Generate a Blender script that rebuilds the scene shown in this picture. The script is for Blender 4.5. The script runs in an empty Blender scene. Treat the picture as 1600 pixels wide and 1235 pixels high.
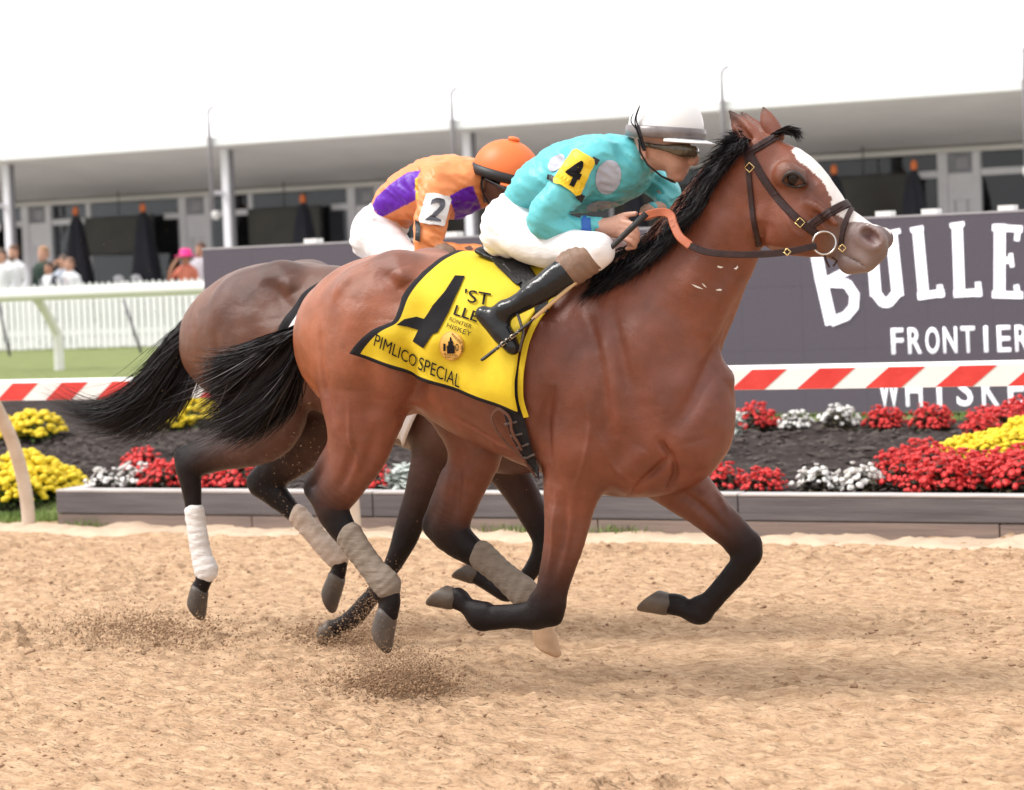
import bpy, bmesh, math, random
import numpy as np
from mathutils import Vector, Matrix
from mathutils.bvhtree import BVHTree
rnd = random.Random(7)
nrs = np.random.RandomState(11)
R = math.radians
SC = bpy.context.scene
COL = SC.collection

# ------------------------------------------------------------------ camera
FPX, CX, CY, CAMH = 4000.0, 800.0, 617.5, 1.56
PHI, PITCH, ROLL = R(62.4), R(2.68), R(2.216)
f0 = Vector((-math.cos(PHI), math.sin(PHI), 0)); r0 = Vector((math.sin(PHI), math.cos(PHI), 0))
FW = (f0 * math.cos(PITCH) - Vector((0, 0, 1)) * math.sin(PITCH)).normalized()
u0 = r0.cross(FW).normalized()
IR = r0 * math.cos(ROLL) - u0 * math.sin(ROLL)
IU = r0 * math.sin(ROLL) + u0 * math.cos(ROLL)
CAM = Vector((0, 0, CAMH))
cd = bpy.data.cameras.new('camera'); cam = bpy.data.objects.new('camera', cd); COL.objects.link(cam)
m = Matrix.Identity(4)
for i in range(3):
    m[i][0], m[i][1], m[i][2], m[i][3] = IR[i], IU[i], -FW[i], CAM[i]
cam.matrix_world = m
cd.sensor_width = 36.0; cd.lens = FPX / 1600 * 36
cd.clip_start = 0.1; cd.clip_end = 3000
cd.dof.use_dof = True; cd.dof.focus_distance = 9.5; cd.dof.aperture_fstop = 3.8
SC.camera = cam
SC.render.resolution_x, SC.render.resolution_y = 1024, 790

# ------------------------------------------------------------------ light: bright overcast
SUN_EL = R(50)
sun_from = Vector((-math.cos(SUN_EL) * 0.84, -math.cos(SUN_EL) * 0.54, math.sin(SUN_EL))).normalized()
W = bpy.data.worlds.new('World'); SC.world = W; W.use_nodes = True
nt = W.node_tree; nt.nodes.clear()
sky = nt.nodes.new('ShaderNodeTexSky'); sky.sky_type = 'NISHITA'; sky.sun_disc = False
sky.sun_elevation = SUN_EL; sky.sun_rotation = math.atan2(sun_from.x, sun_from.y)
sky.dust_density = 6; sky.air_density = 1.0
hs = nt.nodes.new('ShaderNodeHueSaturation'); hs.inputs['Saturation'].default_value = 0.12
mx = nt.nodes.new('ShaderNodeMix'); mx.data_type = 'RGBA'; mx.inputs['Factor'].default_value = 0.85
# standard overcast luminance: zenith about twice as bright as the horizon
tc_ = nt.nodes.new('ShaderNodeTexCoord'); sx = nt.nodes.new('ShaderNodeSeparateXYZ'); rp_ = nt.nodes.new('ShaderNodeMapRange')
rp_.inputs['From Min'].default_value = 0; rp_.inputs['From Max'].default_value = 1; rp_.inputs['To Min'].default_value = 10.0; rp_.inputs['To Max'].default_value = 15.5
cb = nt.nodes.new('ShaderNodeCombineColor')
nt.links.new(tc_.outputs['Generated'], sx.inputs[0]); nt.links.new(sx.outputs['Z'], rp_.inputs['Value'])
for q in ('Red','Green','Blue'): nt.links.new(rp_.outputs['Result'], cb.inputs[q])
nt.links.new(cb.outputs[0], mx.inputs['B'])
bg = nt.nodes.new('ShaderNodeBackground'); bg.inputs['Strength'].default_value = 0.088
wo = nt.nodes.new('ShaderNodeOutputWorld')
nt.links.new(sky.outputs[0], hs.inputs['Color']); nt.links.new(hs.outputs[0], mx.inputs['A'])
nt.links.new(mx.outputs['Result'], bg.inputs['Color']); nt.links.new(bg.outputs[0], wo.inputs['Surface'])
sl = bpy.data.lights.new('sun', 'SUN'); sl.energy = 2.3; sl.angle = R(20); sl.color = (1, .97, .93)
so = bpy.data.objects.new('sun', sl); COL.objects.link(so)
so.rotation_euler = (-sun_from).to_track_quat('-Z', 'Y').to_euler(); so.location = (0, 0, 30)
SC.view_settings.view_transform = 'Standard'; SC.view_settings.look = 'None'
SC.view_settings.exposure = 0.46; SC.view_settings.gamma = 1.0
try: SC.view_settings.use_curve_mapping = False
except Exception: pass
SC.cycles.max_bounces = 6
SC.cycles.transparent_max_bounces = 8

# ------------------------------------------------------------------ helpers
def ray(px, py):
    return (FW * FPX + IR * (px - CX) - IU * (py - CY)).normalized()
def onY(px, py, Y):
    """photo point -> world point on the vertical plane y = Y (parallel to the track)"""
    d = ray(px, py); return CAM + d * ((Y - CAM.y) / d.y)
def onZ(px, py, Z):
    d = ray(px, py); return CAM + d * ((Z - CAM.z) / d.z)
def depth(p): return (Vector(p) - CAM).dot(FW)
def mpp(p): return depth(p) / FPX          # metres per photo pixel at p

def tag(o, label=None, cat=None, group=None, kind=None):
    if label: o['label'] = label
    if cat: o['category'] = cat
    if group: o['group'] = group
    if kind: o['kind'] = kind
    return o
def empty(name, loc, label=None, cat=None, group=None, rz=0):
    o = bpy.data.objects.new(name, None); COL.objects.link(o); o.location = loc; o.rotation_euler = (0, 0, rz)
    o.empty_display_size = .1
    return tag(o, label, cat, group)
def link(name, me, mat=None, parent=None, loc=None, world=True):
    """world=True: mesh verts are world coords, re-based to the parent's origin"""
    o = bpy.data.objects.new(name, me); COL.objects.link(o)
    if mat is not None:
        me.materials.clear()
        for mm in (mat if isinstance(mat, (list, tuple)) else [mat]): me.materials.append(mm)
    if parent is not None:
        o.parent = parent
        if world:
            M = parent_world(parent).inverted(); me.transform(M)
    elif loc is not None:
        if world: me.transform(Matrix.Translation(-Vector(loc)))
        o.location = loc
    return o
def parent_world(o):
    M = Matrix.LocRotScale(o.location, o.rotation_euler, o.scale)
    return parent_world(o.parent) @ M if o.parent else M
def npmesh(name, V, F, smooth=True):
    """V (n,3), F (m,k) array of k-gons or list of lists"""
    me = bpy.data.meshes.new(name)
    V = np.asarray(V, np.float32)
    if isinstance(F, np.ndarray):
        k = F.shape[1]; nf = len(F)
        me.vertices.add(len(V)); me.vertices.foreach_set('co', V.ravel())
        me.loops.add(nf * k); me.loops.foreach_set('vertex_index', F.astype(np.int32).ravel())
        me.polygons.add(nf); me.polygons.foreach_set('loop_start', np.arange(0, nf * k, k, dtype=np.int32))
        me.polygons.foreach_set('loop_total', np.full(nf, k, np.int32))
        me.update(calc_edges=True); me.validate()
    else:
        me.from_pydata([tuple(v) for v in V], [], F); me.update()
    if smooth: me.polygons.foreach_set('use_smooth', np.ones(len(me.polygons), bool))
    return me
def setcol(me, C, name='Col'):
    a = me.color_attributes.new(name, 'FLOAT_COLOR', 'POINT')
    C = np.asarray(C, np.float32)
    if C.shape[1] == 3: C = np.concatenate([C, np.ones((len(C), 1), np.float32)], 1)
    a.data.foreach_set('color', C.ravel())
class MB:
    """collects simple shapes into one mesh"""
    def __init__(s): s.v = []; s.f = []
    def add(s, V, F):
        b = len(s.v); s.v += [tuple(v) for v in V]; s.f += [[i + b for i in f] for f in F]; return s
    def box(s, x0, x1, y0, y1, z0, z1):
        V = [(x0,y0,z0),(x1,y0,z0),(x1,y1,z0),(x0,y1,z0),(x0,y0,z1),(x1,y0,z1),(x1,y1,z1),(x0,y1,z1)]
        return s.add(V, [[0,3,2,1],[4,5,6,7],[0,1,5,4],[1,2,6,5],[2,3,7,6],[3,0,4,7]])
    def tube(s, pts, rad, n=10, ref=(0,0,1), flat=1.0):
        pts = [Vector(p) for p in pts]; L = len(pts); rs = rad if isinstance(rad, (list, tuple)) else [rad] * L
        V = []; F = []
        prev = None
        for i, p in enumerate(pts):
            t = (pts[min(i+1, L-1)] - pts[max(i-1, 0)]).normalized()
            a = Vector(ref).cross(t) if prev is None else prev - t * prev.dot(t)
            if a.length < 1e-4: a = Vector((1, 0, 0)).cross(t)
            a.normalize(); b = t.cross(a); prev = a
            for j in range(n):
                an = 2 * math.pi * j / n
                V.append(p + a * math.cos(an) * rs[i] + b * math.sin(an) * rs[i] * flat)
        for i in range(L - 1):
            for j in range(n):
                k = (j + 1) % n
                F.append([i*n+j, i*n+k, (i+1)*n+k, (i+1)*n+j])
        F.append(list(range(n))[::-1]); F.append([(L-1)*n+j for j in range(n)])
        return s.add(V, F)
    def lathe(s, c, prof, n=16, axis=(0,0,1), ref=(1,0,0)):
        """prof: list of (radius, height) along axis"""
        ax = Vector(axis).normalized(); a = Vector(ref) - ax * Vector(ref).dot(ax); a.normalize(); b = ax.cross(a); c = Vector(c)
        V = [c + ax*h + (a*math.cos(2*math.pi*j/n) + b*math.sin(2*math.pi*j/n))*r for r, h in prof for j in range(n)]
        F = [[i*n+j, i*n+(j+1)%n, (i+1)*n+(j+1)%n, (i+1)*n+j] for i in range(len(prof)-1) for j in range(n)]
        F.append(list(range(n))[::-1]); F.append([(len(prof)-1)*n+j for j in range(n)])
        return s.add(V, F)
    def mesh(s, name, smooth=False):
        me = bpy.data.meshes.new(name); me.from_pydata(s.v, [], s.f); me.update()
        if smooth: me.polygons.foreach_set('use_smooth', np.ones(len(me.polygons), bool))
        return me
    def build(s, name, mat, parent=None, loc=None, smooth=False, bevel=0):
        me = s.mesh(name, smooth)
        o = link(name, me, mat, parent, loc)
        if bevel:
            bv = o.modifiers.new('bevel', 'BEVEL'); bv.width = bevel; bv.segments = 2; bv.limit_method = 'ANGLE'
        return o

# ---- materials
MATS = {}
def mat(name, col=(.5,.5,.5), rough=.6, var=.12, scale=8, bump=0., bscale=60, metal=0., spec=.5, stretch=(1,1,1), coat=0., col2=None,
        emit=None, attr=False, cspec=None, sheen=0., sss=0., bump2=None, detail=6):
    if name in MATS: return MATS[name]
    M = bpy.data.materials.new(name); M.use_nodes = True; t = M.node_tree; N = t.nodes; Lk = t.links
    b = N['Principled BSDF']
    b.inputs['Roughness'].default_value = rough; b.inputs['Metallic'].default_value = metal
    b.inputs['Specular IOR Level'].default_value = spec
    if coat: b.inputs['Coat Weight'].default_value = coat; b.inputs['Coat Roughness'].default_value = .12
    if sheen: b.inputs['Sheen Weight'].default_value = sheen; b.inputs['Sheen Roughness'].default_value = .4
    if sss:
        b.inputs['Subsurface Weight'].default_value = sss; b.inputs['Subsurface Radius'].default_value = (.012,.005,.003)
    tc = N.new('ShaderNodeTexCoord'); mp = N.new('ShaderNodeMapping'); mp.inputs['Scale'].default_value = stretch
    Lk.new(tc.outputs['Object'], mp.inputs['Vector'])
    no = N.new('ShaderNodeTexNoise'); no.inputs['Scale'].default_value = scale; no.inputs['Detail'].default_value = detail
    no.inputs['Roughness'].default_value = .62
    Lk.new(mp.outputs[0], no.inputs['Vector'])
    mix = N.new('ShaderNodeMix'); mix.data_type = 'RGBA'
    rg = N.new('ShaderNodeValToRGB'); rg.color_ramp.elements[0].position = .3; rg.color_ramp.elements[1].position = .7
    Lk.new(no.outputs['Fac'], rg.inputs['Fac']); Lk.new(rg.outputs['Color'], mix.inputs['Factor'])
    if attr:
        at = N.new('ShaderNodeAttribute'); at.attribute_name = 'Col'
        lo = N.new('ShaderNodeMix'); lo.data_type = 'RGBA'; lo.blend_type = 'MULTIPLY'; lo.inputs['Factor'].default_value = 1
        lo.inputs['B'].default_value = (1-var, 1-var, 1-var, 1)
        hi = N.new('ShaderNodeMix'); hi.data_type = 'RGBA'; hi.blend_type = 'MULTIPLY'; hi.inputs['Factor'].default_value = 1
        hi.inputs['B'].default_value = (1+var, 1+var, 1+var, 1)
        for q in (lo, hi): Lk.new(at.outputs['Color'], q.inputs['A'])
        Lk.new(lo.outputs['Result'], mix.inputs['A']); Lk.new(hi.outputs['Result'], mix.inputs['B'])
    else:
        c2 = col2 or tuple(min(1, c*(1+var)) for c in col)
        c1 = col if col2 else tuple(c*(1-var) for c in col)
        mix.inputs['A'].default_value = (*c1, 1); mix.inputs['B'].default_value = (*c2, 1)
    Lk.new(mix.outputs['Result'], b.inputs['Base Color'])
    if cspec:      # gloss follows the coat colour: black points are duller
        sp = N.new('ShaderNodeSeparateColor'); mr = N.new('ShaderNodeMapRange'); Lk.new(at.outputs['Color'], sp.inputs[0]); Lk.new(sp.outputs['Red'], mr.inputs['Value'])
        mr.inputs['From Min'].default_value = .015; mr.inputs['From Max'].default_value = .16; mr.inputs['To Min'].default_value = cspec[0]; mr.inputs['To Max'].default_value = cspec[1]
        Lk.new(mr.outputs['Result'], b.inputs['Specular IOR Level'])
    if emit is not None:
        b.inputs['Emission Color'].default_value = (*emit[:3], 1); b.inputs['Emission Strength'].default_value = emit[3]
    if bump:
        bn = N.new('ShaderNodeTexNoise'); bn.inputs['Scale'].default_value = bscale; bn.inputs['Detail'].default_value = 5
        Lk.new(mp.outputs[0], bn.inputs['Vector'])
        bp = N.new('ShaderNodeBump'); bp.inputs['Strength'].default_value = min(1, bump); bp.inputs['Distance'].default_value = .01
        Lk.new(bn.outputs['Fac'], bp.inputs['Height']); Lk.new(bp.outputs[0], b.inputs['Normal'])
        if bump2:
            b2 = N.new('ShaderNodeTexNoise'); b2.inputs['Scale'].default_value = bump2[0]; b2.inputs['Detail'].default_value = 3
            Lk.new(mp.outputs[0], b2.inputs['Vector'])
            bb = N.new('ShaderNodeBump'); bb.inputs['Strength'].default_value = bump2[1]; bb.inputs['Distance'].default_value = bump2[2]
            Lk.new(b2.outputs['Fac'], bb.inputs['Height']); Lk.new(bp.outputs[0], bb.inputs['Normal']); Lk.new(bb.outputs[0], b.inputs['Normal'])
    MATS[name] = M
    return M
def glass_mat():
    if 'glass' in MATS: return MATS['glass']
    M = bpy.data.materials.new('glass'); M.use_nodes = True; t = M.node_tree; t.nodes.clear()
    o = t.nodes.new('ShaderNodeOutputMaterial'); g = t.nodes.new('ShaderNodeBsdfGlossy'); tr = t.nodes.new('ShaderNodeBsdfTransparent')
    g.inputs['Roughness'].default_value = .03; fr = t.nodes.new('ShaderNodeFresnel'); fr.inputs[0].default_value = 1.5
    no = t.nodes.new('ShaderNodeTexNoise'); no.inputs['Scale'].default_value = 1.2
    tr.inputs[0].default_value = (.8, .82, .84, 1)
    mx = t.nodes.new('ShaderNodeMixShader')
    t.links.new(fr.outputs[0], mx.inputs[0]); t.links.new(tr.outputs[0], mx.inputs[1]); t.links.new(g.outputs[0], mx.inputs[2])
    t.links.new(mx.outputs[0], o.inputs[0])
    MATS['glass'] = M; return M

# ---- value noise in numpy
_lat = nrs.rand(64, 64, 64).astype(np.float32) * 2 - 1
def vnoise(P, scale=1.0, octv=1, gain=.5, sc=(1,1,1)):
    P = np.asarray(P, np.float32) * np.asarray(sc, np.float32) * scale
    out = np.zeros(P.shape[:-1], np.float32); amp = 1.0
    for o in range(octv):
        i = np.floor(P).astype(np.int32); f = P - i; f = f*f*(3-2*f)
        i &= 63; j = (i + 1) & 63
        x0,y0,z0 = i[...,0],i[...,1],i[...,2]; x1,y1,z1 = j[...,0],j[...,1],j[...,2]
        fx,fy,fz = f[...,0],f[...,1],f[...,2]
        a = _lat[x0,y0,z0]*(1-fx)+_lat[x1,y0,z0]*fx; b = _lat[x0,y1,z0]*(1-fx)+_lat[x1,y1,z0]*fx
        c = _lat[x0,y0,z1]*(1-fx)+_lat[x1,y0,z1]*fx; d = _lat[x0,y1,z1]*(1-fx)+_lat[x1,y1,z1]*fx
        out += amp*((a*(1-fy)+b*fy)*(1-fz)+(c*(1-fy)+d*fy)*fz)
        P = P * 2.03 + 17.3; amp *= gain
    return out

# ---- implicit-surface modeller: lofts with elliptical sections, blended, then meshed with surface nets
def catmull(A, sub):
    A = np.asarray(A, np.float64); n = len(A)
    if n < 3 or sub < 2: return A
    E = np.vstack([2*A[0]-A[1], A, 2*A[-1]-A[-2]]); out = []
    for i in range(n-1):
        p0,p1,p2,p3 = E[i],E[i+1],E[i+2],E[i+3]
        for s in range(sub):
            t = s/sub
            out.append(.5*((2*p1)+(-p0+p2)*t+(2*p0-5*p1+4*p2-p3)*t*t+(-p0+3*p1-3*p2+p3)*t**3))
    out.append(A[-1]); return np.array(out)
class Loft:
    """stations: (point, a in-plane radius, b radius along lat, colour)"""
    def __init__(s, st, k=.03, lat=(0,1,0), sub=4, op='add', mask=True):
        A = np.array([[*p, a, b, *(c if c is not None else (0,0,0))] for p, a, b, c in st], float)
        A = catmull(A, sub); s.P = A[:, :3]; s.a = np.maximum(A[:, 3], .002); s.b = np.maximum(A[:, 4], .002); s.c = np.clip(A[:, 5:8], 0, 1)
        s.k = k; s.lat = np.array(lat, float)/np.linalg.norm(lat); s.op = op; s.hascol = st[0][3] is not None
        s.mg = k + .03
    def seg(s, i, Q):
        pa = s.P[i]; j = min(i+1, len(s.P)-1); ax = s.P[j]-pa; L2 = ax@ax
        D = Q - pa.astype(np.float32)
        t = np.clip((D@ax.astype(np.float32))/max(L2,1e-9), 0, 1) if L2 > 1e-9 else np.zeros(D.shape[:-1], np.float32)
        rem = D - t[..., None]*ax.astype(np.float32)
        l = rem@s.lat.astype(np.float32); q2 = np.maximum((rem*rem).sum(-1)-l*l, 0)
        a = s.a[i]+(s.a[j]-s.a[i])*t; b = s.b[i]+(s.b[j]-s.b[i])*t
        qa = q2/(a*a); lb = l*l/(b*b)
        k0 = np.sqrt(qa+lb); k1 = np.sqrt(qa/(a*a)+lb/(b*b))
        return np.where(k1 > 1e-4, k0*(k0-1)/np.maximum(k1,1e-4), -np.minimum(a,b)), t
    def bounds(s, i):
        j = min(i+1, len(s.P)-1); r = max(s.a[i],s.a[j],s.b[i],s.b[j])+s.mg
        return np.minimum(s.P[i],s.P[j])-r, np.maximum(s.P[i],s.P[j])+r
    def evalcol(s, Q):
        best = np.full(len(Q), 9., np.float32); C = np.zeros((len(Q),3), np.float32)
        for i in range(max(1,len(s.P)-1)):
            lo, hi = s.bounds(i)
            idx = np.where(((Q > lo)&(Q < hi)).all(1))[0]
            if not len(idx): continue
            d, t = s.seg(i, Q[idx]); j = min(i+1,len(s.P)-1); m = d < best[idx]; ii = idx[m]
            best[ii] = d[m]; C[ii] = s.c[i]+(s.c[j]-s.c[i])*t[m][:,None]
        return best, C
def ball(p, r, col=None, k=.02, op='add', b=None, axis=None, lat=(0,1,0)):
    p = np.array(p, float)
    if axis is not None:
        ax = np.array(axis, float)
        return Loft([(p-ax, r, b or r, col), (p+ax, r, b or r, col)], k, lat, 1, op)
    return Loft([(p, r, b or r, col), (p+np.array([0,0,1e-4]), r, b or r, col)], k, lat, 1, op)
def sdfmesh(name, prims, h, smooth=1, noise=None, colsig=.015):
    los = []; his = []
    for p in prims:
        if p.op != 'add': continue
        for i in range(max(1,len(p.P)-1)):
            r = max(p.a[i], p.b[i]); los.append(p.P[i]-r); his.append(p.P[i]+r)
        r = max(p.a[-1], p.b[-1]); los.append(p.P[-1]-r); his.append(p.P[-1]+r)
    lo = np.min(los, 0)-4*h; hi = np.max(his, 0)+4*h
    n = np.ceil((hi-lo)/h).astype(int)+1
    G = np.full(n, 1.0, np.float32)
    axs = [lo[d]+h*np.arange(n[d]) for d in range(3)]
    for p in prims:
        bl = np.array([p.bounds(i) for i in range(max(1,len(p.P)-1))])
        L = np.clip(np.floor((bl[:,0].min(0)-lo)/h).astype(int), 0, n-1); H = np.clip(np.ceil((bl[:,1].max(0)-lo)/h).astype(int)+1, 1, n)
        loc = np.full(H-L, 1.0, np.float32)
        for i in range(len(bl)):
            a = np.clip(np.floor((bl[i,0]-lo)/h).astype(int), 0, n-1); b = np.clip(np.ceil((bl[i,1]-lo)/h).astype(int)+1, 1, n)
            if (b <= a).any(): continue
            Q = np.stack(np.meshgrid(axs[0][a[0]:b[0]],axs[1][a[1]:b[1]],axs[2][a[2]:b[2]],indexing='ij'),-1).astype(np.float32)
            d, _ = p.seg(i, Q)
            sl = tuple(slice(a[d_]-L[d_], b[d_]-L[d_]) for d_ in range(3))
            loc[sl] = np.minimum(loc[sl], d)
        sl = tuple(slice(L[d], H[d]) for d in range(3)); g = G[sl]
        if p.op == 'add':
            hh = np.maximum(p.k-np.abs(g-loc), 0)/p.k
            G[sl] = np.minimum(g, loc)-hh*hh*p.k*.25
        else:
            q = -loc; hh = np.maximum(p.k-np.abs(g-q), 0)/p.k
            G[sl] = np.where(loc < .9, np.maximum(g, q)+hh*hh*p.k*.25, g)
    if noise is not None:
        act = np.abs(G) < .05; idx = np.argwhere(act)
        G[act] += noise(lo+h*idx)
    S = G < 0
    c = [S[i:n[0]-1+i, j:n[1]-1+j, k:n[2]-1+k] for i in (0,1) for j in (0,1) for k in (0,1)]
    any_ = np.logical_or.reduce(c); all_ = np.logical_and.reduce(c)
    act = any_ & ~all_; cells = np.argwhere(act); vid = np.full(act.shape, -1, np.int64); vid[act] = np.arange(len(cells))
    off = [(i,j,k) for i in (0,1) for j in (0,1) for k in (0,1)]
    cv = np.stack([G[cells[:,0]+o[0], cells[:,1]+o[1], cells[:,2]+o[2]] for o in off], 1)
    acc = np.zeros((len(cells),3)); cnt = np.zeros(len(cells))
    for e0 in range(8):
        for ax in range(3):
            if off[e0][ax]: continue
            o1 = list(off[e0]); o1[ax] = 1; e1 = off.index(tuple(o1))
            v0 = cv[:,e0]; v1 = cv[:,e1]; m = (v0<0)!=(v1<0); t = np.where(m, v0/np.where(m, v0-v1, 1), 0)
            pos = np.repeat(np.array(off[e0],float)[None], len(cells), 0); pos[:,ax] += t
            acc += pos*m[:,None]; cnt += m
    V = lo+h*(cells+acc/cnt[:,None])
    quads = []
    for ax in range(3):
        o1, o2 = [d for d in range(3) if d != ax]
        s0 = [slice(None)]*3; s1 = [slice(None)]*3; s0[ax] = slice(0,-1); s1[ax] = slice(1,None)
        A = S[tuple(s0)]; B = S[tuple(s1)]; e = np.argwhere(A != B)
        e = e[(e[:,o1]>0)&(e[:,o2]>0)&(e[:,o1]<n[o1]-1)&(e[:,o2]<n[o2]-1)]
        def g(d1, d2):
            q = e.copy(); q[:,o1] -= d1; q[:,o2] -= d2; return vid[q[:,0],q[:,1],q[:,2]]
        Q = np.stack([g(1,1), g(0,1), g(0,0), g(1,0)], 1)
        fl = A[e[:,0],e[:,1],e[:,2]]
        if ax == 1: fl = ~fl
        Q[~fl] = Q[~fl][:, ::-1]; quads.append(Q)
    F = np.concatenate(quads)
    E = np.concatenate([F[:,[0,1]],F[:,[1,2]],F[:,[2,3]],F[:,[3,0]]])
    for _ in range(smooth):
        s = np.zeros_like(V); k = np.bincount(np.concatenate([E[:,0],E[:,1]]), minlength=len(V))
        for d in range(3):
            s[:,d] = np.bincount(np.concatenate([E[:,0],E[:,1]]), np.concatenate([V[E[:,1],d],V[E[:,0],d]]), len(V))
        V = V*.45+.55*s/np.maximum(k,1)[:,None]
    me = npmesh(name, V, F)
    cp = [p for p in prims if p.op == 'add' and p.hascol]
    C = None
    if cp:
        W_ = np.zeros(len(V)); C = np.zeros((len(V),3)); Vf = V.astype(np.float32)
        for p in cp:
            d, c_ = p.evalcol(Vf); w = np.exp(-np.clip(d,-.03,1)/colsig)*(d < 8); W_ += w; C += c_*w[:,None]
        C /= np.maximum(W_,1e-9)[:,None]
    return me, V, C
def bvh_of(me_obj):
    me = me_obj.data; M = parent_world(me_obj) if me_obj.parent else Matrix.LocRotScale(me_obj.location, me_obj.rotation_euler, me_obj.scale)
    return BVHTree.FromPolygons([M @ v.co for v in me.vertices], [tuple(p.vertices) for p in me.polygons])

def text_mesh(txt, size=1.0, extrude=0.0, bold=0.0, spacing=1.0):
    cu = bpy.data.curves.new('t', 'FONT'); cu.body = txt; cu.size = size; cu.extrude = extrude; cu.offset = bold
    cu.space_character = spacing; cu.resolution_u = 4
    ob = bpy.data.objects.new('t', cu); COL.objects.link(ob)
    dg = bpy.context.evaluated_depsgraph_get(); me = bpy.data.meshes.new_from_object(ob.evaluated_get(dg))
    bpy.data.objects.remove(ob); bpy.data.curves.remove(cu)
    return me
def decal(me, fmap, bv, off=.004, cuts=2, maxlen=None):
    """me: flat xy mesh; fmap (x,y)->photo px ; pressed on to surface bv along the line of sight"""
    bm = bmesh.new(); bm.from_mesh(me); bmesh.ops.triangulate(bm, faces=bm.faces)
    for _ in range(cuts):
        ed = [e for e in bm.edges if e.calc_length() > maxlen] if maxlen else list(bm.edges)
        if ed: bmesh.ops.subdivide_edges(bm, edges=ed, cuts=1)
        bmesh.ops.triangulate(bm, faces=bm.faces)
    bad = []
    for v in bm.verts:
        d = ray(*fmap(v.co.x, v.co.y)); h = bv.ray_cast(CAM, d)
        if h[0] is None: bad.append(v); continue
        nn = h[1] if h[1].dot(d) < 0 else -h[1]
        v.co = h[0] + nn*off - d*off*.3
    if bad: bmesh.ops.delete(bm, geom=bad, context='VERTS')
    bmesh.ops.recalc_face_normals(bm, faces=bm.faces)
    out = bpy.data.meshes.new('decal'); bm.to_mesh(out); bm.free(); return out
def poly_mesh(pts):
    me = bpy.data.meshes.new('poly'); me.from_pydata([(x,y,0) for x,y in pts], [], [list(range(len(pts)))]); me.update(); return me
# ================================================================== SETTING
YW, YR, YB = 13.6, 13.05, 18.5           # bed wall face, striped rail, screen
XC = onY(90, 826, YW).x                   # corner of the planter wall
def zg(x, y):
    """infield surface height"""
    t = np.clip((y-13.5)/5.0, 0, 1); a = .40*t
    b = np.clip((y-18.5)/9.5, 0, 1); a = a+.23*b
    return a
# ---- base ground, far turf
g = MB()
g.box(-900, 900, -200, 1500, -.6, -.12)
tag(g.build('ground', mat('far_ground', (.10,.13,.05), .9, .2, .5), loc=(0,0,-.12)), kind='structure')
# ---- dirt track: real relief
mt_dirt = mat('dirt', (.33,.20,.116), .95, .2, 24.0, bump=1.0, bscale=95, stretch=(.38,1,1), col2=(.63,.43,.275), bump2=(38,1.0,.03), spec=.15)
def dirt_h(P):
    P = np.asarray(P); Q = np.stack([P[...,0]*.5, P[...,1], np.zeros(P.shape[:-1])], -1)
    h = .008*vnoise(Q, 2.2, 2) + .010*vnoise(Q, 9, 3, .75) + .012*np.abs(vnoise(Q+5, 20, 2)) + .011*vnoise(Q+2, 38, 1, .7)
    pat = np.clip(.35+vnoise(Q+31, 1.3, 2), 0, 1.3)
    cl = np.maximum(vnoise(P*np.array([.85,1,1])+9, 17, 1)-.36, 0)+.8*np.maximum(vnoise(P*np.array([.85,1,1])+3, 29, 1)-.40, 0)
    return h + .065*cl*pat - .05*np.maximum(vnoise(Q+3, 4.5, 2)-.38, 0) - .03*np.maximum(vnoise(Q+13, 14, 1)-.35, 0)
def grid_sheet(name, xs, ys, hf, m, kind='structure', label=None):
    X, Y = np.meshgrid(xs, ys, indexing='ij'); P = np.stack([X, Y, np.zeros_like(X)], -1); P[...,2] = hf(P)
    nx, ny = X.shape; I = np.arange(nx*ny).reshape(nx, ny)
    F = np.stack([I[:-1,:-1].ravel(), I[1:,:-1].ravel(), I[1:,1:].ravel(), I[:-1,1:].ravel()], 1)
    o = link(name, npmesh(name, P.reshape(-1,3), F), m); tag(o, label, kind=kind); return o
def track_h(P):
    h = dirt_h(P)
    bank = np.clip((P[...,1]-13.0)/.6, 0, 1)
    return h*(1-.4*bank) + .015*bank*bank + .015*bank*vnoise(P, 4, 2)
xs = np.concatenate([np.linspace(-60,-12,40)[:-1], np.arange(-12, 1.2, .0165), np.linspace(1.2, 40, 40)[1:]])
ys = np.concatenate([np.linspace(-15, 5.4, 24)[:-1], np.arange(5.4, 13.85, .0165)])
grid_sheet('track', xs, ys, track_h, mt_dirt)
# pale dry sand drifted along the edge of the track
def sand_h(P):
    c = (P[...,1]-13.46)/.20+.5*vnoise(P+3, 2, 2); return track_h(P)+.004+.012*np.maximum(0, 1-c*c)-.03*(c*c > 1)+.010*vnoise(P, 9, 2)
grid_sheet('sand_edge', np.arange(-14, 2, .04), np.arange(13.1, 13.75, .03), sand_h, mat('pale_sand', (.60,.45,.33), .95, .1, 8, bump=.6, bscale=70, spec=.1))
# ---- infield ground
mt_grass = mat('turf', (.165,.195,.07), .9, .25, 5, bump=.8, bscale=120, col2=(.23,.265,.105), spec=.2)
def inf_h(P): return zg(P[...,0], P[...,1])+.01*vnoise(P, 2, 2)-.02
grid_sheet('infield_grass', np.concatenate([np.linspace(-200,-30,30)[:-1], np.arange(-30, 8, .25), np.linspace(8,80,20)]),
           np.concatenate([np.arange(13.7, 30, .25), np.linspace(30, 140, 40)]), inf_h, mt_grass)
tag(MB().box(-75, 8, 35.0, 52, -.1, .645).build('added_terrace', mat('concrete_paving', (.36,.34,.345), .85, .15, 1.5, bump=.2, bscale=20), loc=(-30,40,.6)), kind='structure')  # unseen paving, added to keep green turf bounce off the canopy lining
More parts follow.
